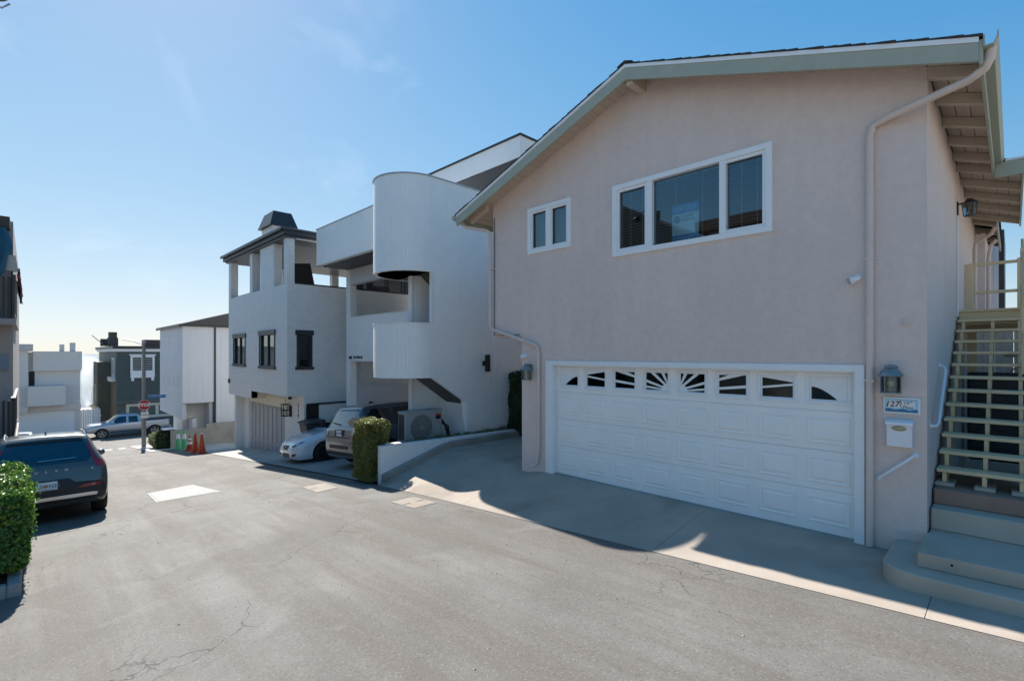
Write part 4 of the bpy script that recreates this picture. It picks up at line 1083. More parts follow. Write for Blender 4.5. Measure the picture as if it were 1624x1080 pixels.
bx('end_grille', 'ac_dark', A, ax0+.04, ax1-.04, ay0-.006, ay0-.001, .05, .70)
b = B(); b.tube([(ax1-.05, 8.02, .5), (ax1-.02, 8.12, .35), (ax1, 8.2, .1), (ax1, 8.2, -.4)], .03, 8); b.tube([(ax1-.05, 8.02, .4), (ax1+.02, 8.2, .3), (ax1+.04, 8.28, -.3)], .03, 8); b.build('pipe', 'black', A, smooth=True)

# gate at the end of the ramp
Gt = thing('board_gate', 'olive painted board gate at the end of the passage', 'gate', (-9.2, 10.6, -.15))
for k in range(12):
    bx('board', 'gate', Gt, -10.45+.27*k, -10.45+.27*k+.255, 10.95, 10.99, -.3, 1.42, .004)
bx('post', 'gate', Gt, -10.62, -10.47, 10.9, 11.03, -.4, 1.45, .005)
for z in (.35, 1.1): bx('hinge', 'iron', Gt, -10.30, -10.16, 10.935, 10.948, z, z+.06)

# ================================================================== WHITE BRICK HOUSE
K = thing('brick_house', 'white painted brick house with charcoal roof and open roof terrace', 'house', (-21.8, 6.6, -2))
bxL, bxR, bY, bY2 = -25.4, -18.2, 6.6, 7.2
PZ = 4.80
wall(B(), 'y', bY, .25, -22.2, bxR, .73, PZ, [(-21.10, -19.44, 1.78, 3.04)]).build('wall', 'white_brick', K)
wall(B(), 'y', bY, .25, bxL, -22.2, .42, PZ, [(-24.60, -22.95, 1.80, 3.02)]).build('wall', 'white_brick', K)
wall(B(), 'x', bxR, -.25, bY+.25, 14, .73, PZ, [(6.98, 7.46, 1.78, 3.02)]).build('wall', 'white_brick', K)
bx('wall', 'white_brick', K, bxL, bxL+.25, bY+.25, 14, -2.4, PZ)
bx('overhang_soffit', 'cream', K, bxL+.25, bxR-.25, bY+.25, bY2+.1, .735, .80)
bx('soffit_step', 'cream', K, -22.4, -22.2, bY+.02, bY2, .42, .729)
# lower storey with garage
wall(B(), 'y', bY2, .25, bxL, bxR, -2.6, .73, [(-24.3, -20.08, -2.6, .14)]).build('wall', 'white_brick', K)
wall(B(), 'x', bxR, -.25, bY2+.25, 14, -2.4, .73).build('wall', 'white_brick', K)
b = B().box(bxR-.002, bxR+.012, bY2-.01, bY2+.5, -2.3, .728); 
bx('garage_lintel', 'cream', K, -24.35, -20.0, bY2-.03, bY2-.002, .14, .55)
gd = bx('garage_door', 'grey_door', K, -24.3, -20.08, bY2+.08, bY2+.13, -2.5, .14)
for k in range(8):
    x0 = -24.27 + k*.525
    for z0, z1 in ((-2.3, -1.55), (-1.45, .05)):
        bx('panel', 'grey_door', gd, x0+.05, x0+.475, bY2+.06, bY2+.079, z0 + .0, z1, .008)
bx('brick_pier', 'white_brick', K, bxL-.01, -24.36, bY2-.06, bY2-.003, -2.6, .419)
# roof terrace piers, ceiling, roof
for x0, x1, d in ((bxL, -25.05, .30), (-22.37, -22.04, .30), (-21.07, -19.55, .3), (-18.52, bxR, .26)):
    bx('pier', 'white_brick', K, x0, x1, bY+.001, bY+d, PZ+.001, 6.42)
for y in (8.9, 11.4): bx('pier', 'white_brick', K, bxL+.001, bxL+.3, y, y+.35, PZ+.001, 6.42)
bx('pier', 'charcoal', K, bxR-.3, bxR-.02, 9.7, 9.95, PZ+.001, 6.42)
bx('terrace_floor', 'siding_grey', K, bxL+.25, bxR-.25, bY+.25, 14, 4.0, 4.1)
for x0, x1 in ((bxL, bxR),): bx('parapet_cap', 'charcoal', K, x0+.3, x1-.02, bY+.02, bY+.24, PZ+.001, PZ+.02)
bx('parapet_cap', 'charcoal', K, bxR-.24, bxR+.012, bY+.27, 13, PZ+.001, PZ+.045)
bx('terrace_back', 'charcoal', K, bxL+.3, bxR-.3, 12.6, 12.8, 4.1, 6.4)
for k in range(4):
    x0 = -24.6 + k*1.5; window(K, 'y', 12.6, x0, x0+1.3, 4.8, 6.1, 'charcoal', 'sky_glass', .06, (), .02, .08)
ro = bx('roof', 'charcoal', K, -25.65, -18.02, 6.42, 13.6, 6.50, 6.66, .01)
bx('roof_fascia', 'grey_fascia', ro, -25.70, -17.97, 6.37, 13.66, 6.661, 6.74, .01)
bx('roof_fascia', 'grey_fascia', ro, -25.52, -18.10, 6.50, 13.5, 6.425, 6.498, .01)
bx('roof_gutter', 'grey_fascia', ro, -25.68, -17.99, 6.31, 6.368, 6.64, 6.75, .01)
bx('ceiling_trim', 'white_trim', ro, bxR-.05, -18.11, 6.9, 13, 6.405, 6.424)
bx('chimney_stack', 'white_brick', ro, -25.45, -24.0, 8.05, 9.0, 6.745, 8.22)
b = B(); c0 = [(-25.6, 7.9), (-23.85, 7.9), (-23.85, 9.15), (-25.6, 9.15)]; c1 = [(-25.35, 8.12), (-24.08, 8.12), (-24.08, 8.93), (-25.35, 8.93)]
A0 = [b.bm.verts.new((*p, 8.22)) for p in c0]; A1 = [b.bm.verts.new((*p, 8.92)) for p in c1]
b.bm.faces.new(A0[::-1]); b.bm.faces.new(A1)
for k in range(4): b.bm.faces.new((A0[k], A0[(k+1) % 4], A1[(k+1) % 4], A1[k]))
b.build('chimney_cap', 'charcoal', ro)
def bwin(axis, plane, u0, u1, z0, z1, mull):
    w = window(K, axis, plane, u0+.08, u1-.08, z0+.08, z1-.09, 'charcoal', 'sky_glass' if axis == 'y' else 'dark_glass', .05, mull, -.02, .14)
    if axis == 'y':
        bx('lintel', 'charcoal', w, u0-.02, u1+.02, plane-.05, plane-.002, z1-.16, z1+.02, .005); bx('sill', 'charcoal', w, u0-.02, u1+.02, plane-.06, plane-.002, z0, z0+.1, .005)
        for a in (u0+.04, u1-.1): bx('casing', 'charcoal', w, a, a+.06, plane-.03, plane-.003, z0+.1, z1-.16, .004)
    else:
        bx('lintel', 'charcoal', w, plane+.002, plane+.05, u0-.05, u1+.05, z1-.16, z1+.02, .005); bx('sill', 'charcoal', w, plane+.002, plane+.06, u0-.05, u1+.05, z0, z0+.1, .005)
        for a in (u0, u1-.09): bx('casing', 'charcoal', w, plane+.003, plane+.03, a, a+.09, z0+.1, z1-.16, .004)
bwin('y', bY, -24.68, -22.87, 1.71, 3.12, (-23.78,)); bwin('y', bY, -21.19, -19.35, 1.68, 3.15, (-20.27,)); bwin('x', bxR, 6.93, 7.50, 1.69, 3.11, ())
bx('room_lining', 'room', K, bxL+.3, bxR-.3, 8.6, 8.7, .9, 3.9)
# furniture on the terrace
t = thing('terrace_screen', 'tilted black outdoor screen on the roof terrace of the brick house', 'screen', (-19.2, 9, 4.1))
b = B(); b.prism([(7.6, 4.85), (8.4, 5.0), (8.2, 5.95), (7.45, 5.85)], 'x', -20.2, -20.1); b.build('panel', 'black', t); bx('stand', 'black', t, -20.19, -20.11, 7.9, 8.0, 4.1, 4.9)
t = thing('folded_parasol', 'black folded parasol leaning on the terrace parapet', 'parasol', (-21.6, 7.2, 4.1))
B().cyl((-21.5, 7.0, 4.1), (-21.15, 7.1, 6.1), .16, .03, 10).build('canopy', 'black', t); B().cyl((-21.5, 7.0, 4.1), (-21.13, 7.1, 6.2), .02).build('pole', 'black', t)
t = thing('lounge_sofa', 'black lounge sofa on the roof terrace', 'sofa', (-19.5, 10, 4.1))
bx('seat', 'black', t, -20.6, -19.0, 9.6, 11.2, 4.1, 4.6, .05); bx('backrest', 'black', t, -19.2, -18.95, 9.6, 11.2, 4.6, 5.15, .05)
# lantern, camera, number, small fixtures
t = thing('cage_lantern', 'black cage lantern beside the grey garage door', 'lamp', (-19.6, bY2, -.1))
bx('backplate', 'black', t, -19.5, -19.36, bY2-.03, bY2-.001, -.15, .28)
b = B(); x0, x1, y0, y1, z0, z1 = -19.72, -19.5, bY2-.27, bY2-.05, -.12, .33; r_ = .012
for x in (x0, x1):
    for y in (y0, y1): b.box(x-r_, x+r_, y-r_, y+r_, z0, z1)
for z in (z0, .1, z1):
    b.box(x0, x1, y0-r_, y0+r_, z-r_, z+r_).box(x0, x1, y1-r_, y1+r_, z-r_, z+r_).box(x0-r_, x0+r_, y0, y1, z-r_, z+r_).box(x1-r_, x1+r_, y0, y1, z-r_, z+r_)
b.build('cage', 'black', t); B().cyl((-19.61, bY2-.16, -.08), (-19.61, bY2-.16, .1), .04).build('bulb', 'bulb', t)
t = thing('house_numerals', 'dark metal house numerals set vertically beside the cage lantern', 'house number', (-18.75, bY2, 0))
for k, ch in enumerate('119'): text('numeral', ch, .22, 'ink', t, (-18.72, bY2-.012, .33-.19*k), FACE_MY, .006)
t = thing('security_camera', 'small dark security camera under the brick overhang', 'camera', (-19.3, bY2, .6))
B().sphere((-19.25, bY2-.12, .60), .075).build('dome', 'black', t, smooth=True); B().cyl((-19.25, bY2-.12, .62), (-19.25, bY2-.12, .73), .05).build('mount', 'black', t)
t = thing('black_gate', 'black side gate leaf with thin top bar on the brick house wall', 'gate', (bxR, 7.6, -1.5))
bx('leaf', 'black', t, bxR+.003, bxR+.05, 7.27, 7.72, -1.5, .38); bx('top_bar', 'black', t, bxR+.052, bxR+.09, 7.27, 8.8, .38, .44)
bx('white_panel', 'siding', t, bxR+.003, bxR+.03, 7.74, 8.8, -1.5, .36)
t = thing('meter_box', 'small red brown box on the brick house front', 'box', (-25.3, bY, .9))
bx('cover', 'brown', t, -25.32, -25.17, bY-.06, bY-.002, .93, 1.12, .008)

# ================================================================== GREY HOUSE AND BLOCK WALL
Q = thing('grey_house', 'pale blue grey board sided house with a recessed entry behind the block wall', 'house', (-34, 6, -3))
gX, gY, gXe = -31.2, 5.9, -37.6
zt = 3.75
def gp(x, y, z): return (x, y, z)
siding_strip(B(), [(gXe+.2, gY), (gX-.2, gY)], const(-1.27), const(zt), pitch=.3, groove=.03, thick=.2).build('street_wall', 'blue_siding', Q)
siding_strip(B(), [(gX, gY), (gX, 7.42)], const(-.4), const(zt), pitch=.3, groove=.03, thick=.2).build('side_wall', 'bluewhite', Q)
siding_strip(B(), [(gX, 7.42), (gX, 14)], const(-3.2), const(zt), pitch=.3, groove=.03, thick=.2).build('side_wall', 'bluewhite', Q)
bx('entry_back', 'far_white', Q, gX-1.2, gX-1.1, gY+.2, 7.4, -3.4, -.41)
bx('entry_side', 'bluewhite', Q, gX-1.1, gX-.2, 7.2, 7.4, -3.2, -.41)
bx('entry_ceiling', 'bluewhite', Q, gX-1.1, gX-.005, gY+.2, 7.2, -.41, -.36)
for k in range(4): bx('entry_step', 'siding_grey', Q, gX-1.09+.22*k*0, gX-.25-.22*k, gY+.22, 7.18, -3.3+.25*k, -3.06+.25*k)
bx('base_wall', 'bluewhite', Q, gXe+1.2, gX-.3, gY+.5, gY+.7, -4, -1.28)
bx('floor_slab', 'bluewhite', Q, gXe+.2, gX-1.21, gY+.21, 13.9, -1.27, -1.1)
bx('corner_trim', 'charcoal', Q, gX-.21, gX+.025, 7.36, 7.47, -3.0, zt)
bx('west_wall', 'blue_siding', Q, gXe, gXe+.2, gY, 14, -1.27, zt)
B().prism([(gY-.15, zt), (gY-.15, zt+.1), (9.9, zt+1.35), (14.2, zt+.1), (14.2, zt)], 'x', gXe-.15, gX+.15).build('roof', 'roof_grey', Q)
bx('roof_fascia', 'charcoal', Q, gXe-.16, gX+.17, gY-.19, gY-.152, zt-.04, zt+.11)
B().prism([(gY-.15, zt-.02), (gY-.15, zt+.105), (14.2, zt+.105), (14.2, zt-.02)], 'x', gX+.152, gX+.18).build('roof_fascia', 'charcoal', Q)
for (x0, x1, z0, z1) in ((-37.3, -34.6, 2.80, 3.30), (-36.6, -34.7, .45, .95), (-33.6, -32.3, .42, .98)):
    window(Q, 'y', gY, x0, x1, z0, z1, 'siding_grey', 'dark_glass', .06, (), .02, .05)
t = thing('barn_lamp', 'small black hooded lamp on the grey house side wall', 'lamp', (gX, 8.75, -1.2))
B().cyl((gX+.25, 8.75, -1.16), (gX+.25, 8.75, -1.0), .17, .05, 12).build('hood', 'black', t); B().cyl((gX+.002, 8.75, -.98), (gX+.25, 8.75, -1.0), .03).build('arm', 'black', t)

bw = thing('block_wall', 'tan grey concrete block retaining wall beside the traffic cones', 'wall', (-30.8, 7.5, -2.8))
wx0, wx1 = -31.0, -30.78
ztop = lambda y: -1.32 if y > 6.75 else -1.72
for r_ in range(7):
    z0 = -2.98 + r_*.205
    off = .2 if r_ % 2 else 0
    y = 5.3
    k = 0
    while y < 9.4:
        y1 = min(9.4, (y + .40) if not (k == 0 and off) else y + off); k += 1
        if z0 + .2 < ztop((y+y1)/2) + .03 and y1 - y > .05: bx('block', 'block', bw, wx0, wx1 + random.uniform(-.004, .004), y+.004, y1-.004, z0+.004, z0+.2, .006)
        y = y1
bx('mortar_core', 'curb_concrete', bw, wx0+.02, wx1-.012, 5.31, 9.39, -3.1, -1.75)
bx('coping', 'white_trim', bw, wx0-.6, wx0-.02, 5.0, 5.5, -1.72, -1.66)
bx('return_wall', 'block', bw, -35.5, wx0-.01, 5.75, 5.88, -3.8, -2.3)

# ================================================================== HOUSES ACROSS THE CROSS STREET
D = thing('dark_green_house', 'dark green clapboard house with white window trim across the cross street', 'house', (-57, 9, -5))
dX, dY0, dY1 = -55.0, 5.5, 13.0
def clap(b, axis, plane, sgn, u0, u1, z0, z1, course=.26):
    n = int((z1-z0)/course)
    for k in range(n):
        a, c = z0 + (z1-z0)*k/n, z0 + (z1-z0)*(k+1)/n
        if axis == 'x': b.prism([(plane, a), (plane + sgn*.045, a), (plane + sgn*.01, c), (plane, c)], 'y', u0, u1)
        else: b.prism([(plane, a), (plane + sgn*.045, a), (plane + sgn*.01, c), (plane, c)], 'x', u0, u1)
    return b
def clap_y(b, plane, sgn, u0, u1, z0, z1, course=.26):
    n = int((z1-z0)/course)
    for k in range(n):
        a, c = z0 + (z1-z0)*k/n, z0 + (z1-z0)*(k+1)/n
        b.prism([(u0, a), (u0, c), (u1, c), (u1, a)], 'y', plane, plane + sgn*(.02 if k % 2 else .03))
    return b
bx('core_wall', 'dark_siding', D, -70, dX, dY0, dY1, -6, 2.5)
n = 20
for k in range(n):
    a, c = -1.9 + 4.35*k/n, -1.9 + 4.35*(k+1)/n
    B().prism([(dX+.002, a), (dX+.13, a), (dX+.02, c-.02), (dX+.002, c-.02)], 'y', dY0-.02, dY1).build('clapboard', 'dark_siding', D)
bx('belt_skirt', 'dark_siding', D, dX+.003, dX+.25, dY0-.1, dY1, -2.15, -1.9)
bx('cornice', 'white_trim', D, -70.2, dX+.2, dY0-.2, dY1, 2.46, 2.70)
bx('roof', 'charcoal', D, -70.3, dX+.3, dY0-.3, dY1, 2.701, 2.95)
ch = bx('chimney', 'charcoal', D, -57.3, -56.3, 5.05, 5.75, 2.95, 3.7); bx('chimney_cap', 'brown', ch, -57.2, -56.4, 5.12, 5.68, 3.70, 4.2); bx('chimney_flue', 'charcoal', ch, -57.6, -57.31, 4.6, 5.2, 2.95, 3.6)
B().cyl((-57, 4.9, 2.95), (-57.2, 4.0, 3.9), .03).build('antenna', 'pole', D)
bx('roof_hatch', 'brown', D, -57.5, -55.5, 7.6, 10, 2.95, 3.55)
w = window(D, 'x', dX+.10, 6.45, 8.2, .60, 2.1, 'white_trim', 'sky_glass', .16, (7.32,), .1, .16)
bx('head_trim', 'white_trim', w, dX+.11, dX+.26, 6.35, 8.3, 2.11, 2.22); bx('apron_trim', 'white_trim', w, dX+.11, dX+.24, 6.45, 8.2, .12, .595)
for y in (6.5, 7.25, 7.95): bx('bracket', 'white_trim', w, dX+.11, dX+.26, y, y+.2, -.16, .118)
w = window(D, 'x', dX+.01, 6.15, 10.6, -3.5, -2.2, 'cream', 'dark_glass', .22, (7.6, 8.4), .08, .16)
window(D, 'y', dY0, -57.8, -56.2, .2, 1.9, 'white_trim', 'sky_glass', .16, (), .08, .1)
bx('bay_trim', 'white_trim', D, -58.2, -55.8, dY0-.35, dY0-.002, -.2, .18)
bx('side_wing', 'dark_siding', D, -64, -60, 4.6, dY0-.01, -6, 1.5)
window(D, 'y', 4.6, -63.5, -61.5, -2.7, -.7, 'cream', 'dark_glass', .16, (), .06, .1)
for x in (-59, -61.5): bx('porch_post', 'cream', D, x-.12, x+.12, 4.3, 4.55, -6, -2.9)
bx('porch_beam', 'cream', D, -63, -58, 4.28, 4.57, -2.9, -2.6)

F = thing('white_stucco_house', 'white stucco house with white garage door at the left across the cross street', 'house', (-57, 0, -5))
fX = -55.0; fY1 = 3.1
bx('core_wall', 'far_white', F, -70, fX, -1.1, fY1, -5.6, 2.40)
bx('upper_band', 'far_white', F, -69, fX+.35, .25, fY1+.1, .88, 2.46, .02)
bx('tall_wing', 'far_white', F, -68, fX+.6, -12, -.02, -2.4, 2.5)
bx('wing_cap', 'cap_metal', F, -68.2, fX+.85, -12, .26, 2.5, 3.02)
bx('side_slot', 'black', F, fX+.002, fX+.03, .02, .35, -1.0, .86)
bx('balcony', 'far_white', F, fX+.032, fX+1.4, -.05, 2.15, -1.85, -.30, .02)
bx('belt_course', 'far_white', F, fX+.002, fX+.2, -1.1, fY1+.05, -2.38, -1.86)
gdo = bx('garage_door', 'white_trim', F, fX+.002, fX+.03, -1.1, 2.75, -5.2, -2.45)
for k in range(4):
    for j_ in range(5): bx('panel', 'white_trim', gdo, fX+.031, fX+.05, -1.0+.74*j_, -1.0+.74*j_+.66, -5.1+.66*k, -5.1+.66*k+.55)
bx('roof_vent', 'cap_metal', F, -56.4, -55.8, 1.85, 2.15, 2.41, 3.05); bx('roof_vent', 'cap_metal', F, -56.4, -55.8, 2.5, 2.85, 2.41, 3.2)

fe = thing('white_fence', 'white picket fence closing the gap toward the sea', 'fence', (-56, 4.2, -5))
for k in range(9): bx('picket', 'white_trim', fe, -56.0, -55.9, 3.15+.15*k, 3.15+.15*k+.135, -5.2, -2.55 + .05*(k % 2))
for z in (-4.6, -3.2): bx('rail', 'white_trim', fe, -56.1, -56.001, 3.15, 4.55, z, z+.12)

# ================================================================== APARTMENT BLOCK AT THE LEFT EDGE
Z = thing('apartment_block', 'warm grey apartment block with stacked black balconies at the left edge', 'apartment block', (-20, -4, -1.6))
aX, aY = -18.5, -.38
bx('wall', 'apt', Z, -30, aX, -12, aY+.09, -.9, 5.75)
bx('base_wall', 'sand_stucco', Z, -30, aX+.0, -12, aY-.5, -1.9, -.901)
bx('roof_slab', 'brown', Z, -30.2, aX+.6, -12, aY+.04, 5.5, 5.75)
for z in (3.15, .05):
    bl = bx('balcony_slab', 'apt', Z, -22.5, aX+.9, -3.0, aY+.16, z-.14, z)
    bx('balcony_panel', 'apt', bl, aX+.86, aX+.9, -3.0, aY-.22, z, z+1.05)
    for k in range(15):
        x = aX + .84 - .27*k; bx('baluster', 'iron', bl, x, x+.05, aY+.08, aY+.13, z+.001, z+1.05)
    for k in range(3): bx('baluster', 'iron', bl, aX+.8, aX+.85, aY-.18+.09*k, aY-.13+.09*k, z+.001, z+1.05)
    bx('top_rail', 'iron', bl, -22.5, aX+.88, aY+.06, aY+.15, z+1.051, z+1.11); bx('bottom_rail', 'iron', bl, -22.5, aX+.86, aY+.075, aY+.135, z+.08, z+.14)
t = thing('blue_awning_cloth', 'blue cloth sheet hanging under the roof of the left apartment block', 'cloth', (-18, -.4, 4.5))
b = B(); n = 26; rows = []
for j in range(9):
    rows.append([b.bm.verts.new((aX+.52+.04*math.sin(i*1.3+j*.3)+.05*math.sin(j*.8), -2.2 + (2.2-.42+.14*math.sin(j*.45))*i/n, 5.49 - 1.25*j/8)) for i in range(n+1)])
for r0, r1 in zip(rows, rows[1:]):
    for i in range(n): b.bm.faces.new((r0[i], r0[i+1], r1[i+1], r1[i]))
b.build('cloth', 'blue_cloth', t, smooth=True)
t = thing('hanging_laundry', 'red and dark laundry hanging over the upper balcony rail', 'laundry', (-18, .05, 3.7))
for k, (m_, dx, z0, z1) in enumerate((('cone_red', 0, 3.75, 4.3), ('iron', .25, 3.55, 4.1), ('brown', -.3, 3.8, 4.5))):
    b = B(); n = 6; A = [[b.bm.verts.new((aX+.4+dx+.03*i, -.19+.03*math.sin(i+j)+.012*j, z1-(z1-z0)*j/5 + .03*math.sin(i*2))) for i in range(7)] for j in range(6)]
    for r0, r1 in zip(A, A[1:]):
        for i in range(6): b.bm.faces.new((r0[i], r0[i+1], r1[i+1], r1[i]))
    b.build('garment', m_, t, smooth=True)
t = thing('wicker_lamp', 'small pale shade lamp on the upper balcony of the left block', 'lamp', (-17.7, -.05, 4.3))
B().cyl((-17.75, -.30, 4.35), (-17.75, -.30, 4.75), .12, .07, 12).build('shade', 'soffit', t); B().cyl((-17.75, -.30, 3.2), (-17.75, -.30, 4.35), .02).build('stem', 'iron', t)
bx('wall_box', 'poster_grey', Z, aX+.002, aX+.08, -.62, -.38, 1.85, 2.25)

# houses on the camera's side of the street, seen mirrored in the windows
O_ = thing('gabled_house', 'dark sided gabled house on the near side of the street behind the hedge', 'house', (-13, -8, -1))
bx('wall', 'dark_siding', O_, -17, -9.3, -14, -5.4, -1.8, 7.0)
B().prism([(-17.5, 6.9), (-8.9, 6.9), (-13.2, 9.4)], 'y', -14.4, -4.9).build('roof', 'roof_grey', O_)
for x0 in (-16.2, -12.6): window(O_, 'y', -5.4, x0, x0+2.2, 3.6, 5.0, 'white_trim', 'dark_glass', .1, (x0+1.1,), .0, .05)
O2 = thing('flat_roofed_house', 'brown roofed flat house on the near side of the street facing the pink house', 'house', (-7, -8, 0))
bx('wall', 'sand_stucco', O2, -9.0, -5.7, -14, -5.8, -.9, 7.3); bx('roof', 'blind_brown', O2, -9.25, -5.5, -14.4, -5.2, 7.3, 7.7)
window(O2, 'y', -5.8, -8.5, -6.2, 3.8, 5.2, 'white_trim', 'dark_glass', .1, (-7.35,), .0, .05)
fc = sheet(B(), lin(-8.2, 40, 10), [-40, -20, -4.21], lambda x, y: slope_z(x) + .01).build('bounce_ground', 'light_concrete'); struct(fc)  # unseen pale ground, added to bounce sunlight onto the pink front

# ================================================================== VEHICLES
def pchip(xs, ys, x):
    n = len(xs)
    if x <= xs[0]: return ys[0]
    if x >= xs[-1]: return ys[-1]
    h = [xs[i+1]-xs[i] for i in range(n-1)]; d = [(ys[i+1]-ys[i])/h[i] for i in range(n-1)]
    m = [d[0]] + [0 if d[i-1]*d[i] <= 0 else (h[i-1]+h[i])*3/((2*h[i]+h[i-1])/d[i-1] + (h[i]+2*h[i-1])/d[i]) for i in range(1, n-1)] + [d[-1]]
    for i in range(n-1):
        if x <= xs[i+1]:
            t = (x-xs[i])/h[i]
            return (2*t**3-3*t**2+1)*ys[i] + (t**3-2*t**2+t)*h[i]*m[i] + (-2*t**3+3*t**2)*ys[i+1] + (t**3-t**2)*h[i]*m[i+1]

def catmull(pts, k=3):
    out = []
    for i in range(len(pts)-1):
        p0, p1, p2, p3 = pts[max(i-1, 0)], pts[i], pts[i+1], pts[min(i+2, len(pts)-1)]
        for j in range(k):
            t = j/k
            out.append(tuple(.5*((2*b) + (-a+c)*t + (2*a-5*b+4*c-d)*t*t + (-a+3*b-3*c+d)*t**3) for a, b, c, d in zip(p0, p1, p2, p3)))
    return out + [pts[-1]]

def car_shell(st, wheels, wr, wy):
    """Body loft. st rows: x, half width, floor z, shoulder z, belt z, belt half width, top z, top half width. Car points to +x."""
    xs = [r[0] for r in st]; colz = list(zip(*st))
    L = xs[-1]; X = sorted(set([round(x, 3) for x in lin(0, L, 64)] + [round(x, 3) for x in lin(0, .6, 24)] + [round(L-x, 3) for x in lin(0, .4, 14)] + [round(x, 3) for x in xs]))
    bm = bmesh.new(); rings = []
    for x in X:
        w, zb, zs, zt_, wb, zp, wt = [pchip(xs, colz[i], x) for i in range(1, 8)]
        half = catmull([(0, zb), (w*.82, zb), (w*.95, zb+.07), (w*.995, zb+.35*(zs-zb)), (w, zb+.72*(zs-zb)), (w*.985, zs), (wb, zt_), (wt+(wb-wt)*.16, zp-.16*(zp-zt_)), (wt*.93, zp-.012-.02*(zp-zt_)), (wt*.5, zp), (0, zp+.008)], 3)
        ring = [bm.verts.new((x, y, z)) for y, z in half] + [bm.verts.new((x, -y, z)) for y, z in half[1:-1][::-1]]
        rings.append(ring)
    n = len(rings[0])
    for a, b in zip(rings, rings[1:]):
        for k in range(n): bm.faces.new((a[k], a[(k+1) % n], b[(k+1) % n], b[k]))
    bm.faces.new(rings[0][::-1]); bm.faces.new(rings[-1])
    bmesh.ops.recalc_face_normals(bm, faces=bm.faces)
    bvh = BVHTree.FromBMesh(bm)
    # wheel wells cut out of the loft
    me = bpy.data.meshes.new('shell'); bm.to_mesh(me); bm.free()
    tmp = bpy.data.objects.new('shell', me); COL.objects.link(tmp)
    cut = B()
    for x in wheels:
        for s_ in (-1, 1): cut.cyl((x, s_*(wy-.34), wr), (x, s_*(wy+.4), wr), wr+.055, n=32)
    bmesh.ops.recalc_face_normals(cut.bm, faces=cut.bm.faces)
    cm = bpy.data.meshes.new('cut'); cut.bm.to_mesh(cm); cut.bm.free()
    co = bpy.data.objects.new('cut', cm); COL.objects.link(co)
    md = tmp.modifiers.new('b', 'BOOLEAN'); md.object = co; md.operation = 'DIFFERENCE'; md.solver = 'EXACT'
    dg = bpy.context.evaluated_depsgraph_get()
    out = bpy.data.meshes.new_from_object(tmp.evaluated_get(dg))
    bpy.data.objects.remove(tmp); bpy.data.objects.remove(co)
    out.materials.clear()
    for p in out.polygons: p.use_smooth = True
    try: out.set_sharp_from_angle(angle=R(32))
    except Exception: pass
    return out, bvh

def patch(name, m, parent, bvh, poly, side, off=.004, step=.06):
    """A panel that hugs the car body: polygon in side view (x,z), end view (y,z) or plan (x,y), laid on the surface."""
    P = [Vector(p) for p in poly]; bd = []
    for a, b in zip(P, P[1:]+P[:1]):
        n = max(1, int((b-a).length/step))
        bd += [a.lerp(b, i/n) for i in range(n)]
    x0, x1 = min(p.x for p in P), max(p.x for p in P); y0, y1 = min(p.y for p in P), max(p.y for p in P)
    nb = len(bd); pts = bd[:]
    def inside(q):
        c = False
        for a, b in zip(P, P[1:]+P[:1]):
            if (a.y > q.y) != (b.y > q.y) and q.x < (b.x-a.x)*(q.y-a.y)/(b.y-a.y)+a.x: c = not c
        return c
    gx = x0+step*.5
    while gx < x1:
        gy = y0+step*.5
        while gy < y1:
            q = Vector((gx, gy))
            if inside(q) and min((q-e).length for e in bd) > step*.4: pts.append(q)
            gy += step
        gx += step
    V, E_, F_, *_ = delaunay_2d_cdt(pts, [(i, (i+1) % nb) for i in range(nb)], [], 1, 1e-6)
    b = B(); vs2 = []
    for v in V:
        if side in ('rear', 'front'):
            s_ = -1 if side == 'rear' else 1
            o, d = Vector((12*s_, v.x, v.y)), Vector((-s_, 0, 0))
        elif side in ('left', 'right'):
            s_ = 1 if side == 'left' else -1
            o, d = Vector((v.x, 6*s_, v.y)), Vector((0, -s_, 0))
        else: o, d = Vector((v.x, v.y, 6)), Vector((0, 0, -1))
        h = bvh.ray_cast(o, d)
        if h[0] is None: h = bvh.find_nearest({'rear': Vector((0, v.x, v.y)), 'front': Vector((4.6, v.x, v.y)), 'left': Vector((v.x, 1, v.y)), 'right': Vector((v.x, -1, v.y)), 'top': Vector((v.x, v.y, 1.5))}[side])
        vs2.append(b.bm.verts.new(h[0] - d*off))
    for f in F_:
        try: b.bm.faces.new([vs2[i] for i in f])
        except ValueError: pass
    return b.build(name, m, parent, smooth=True)

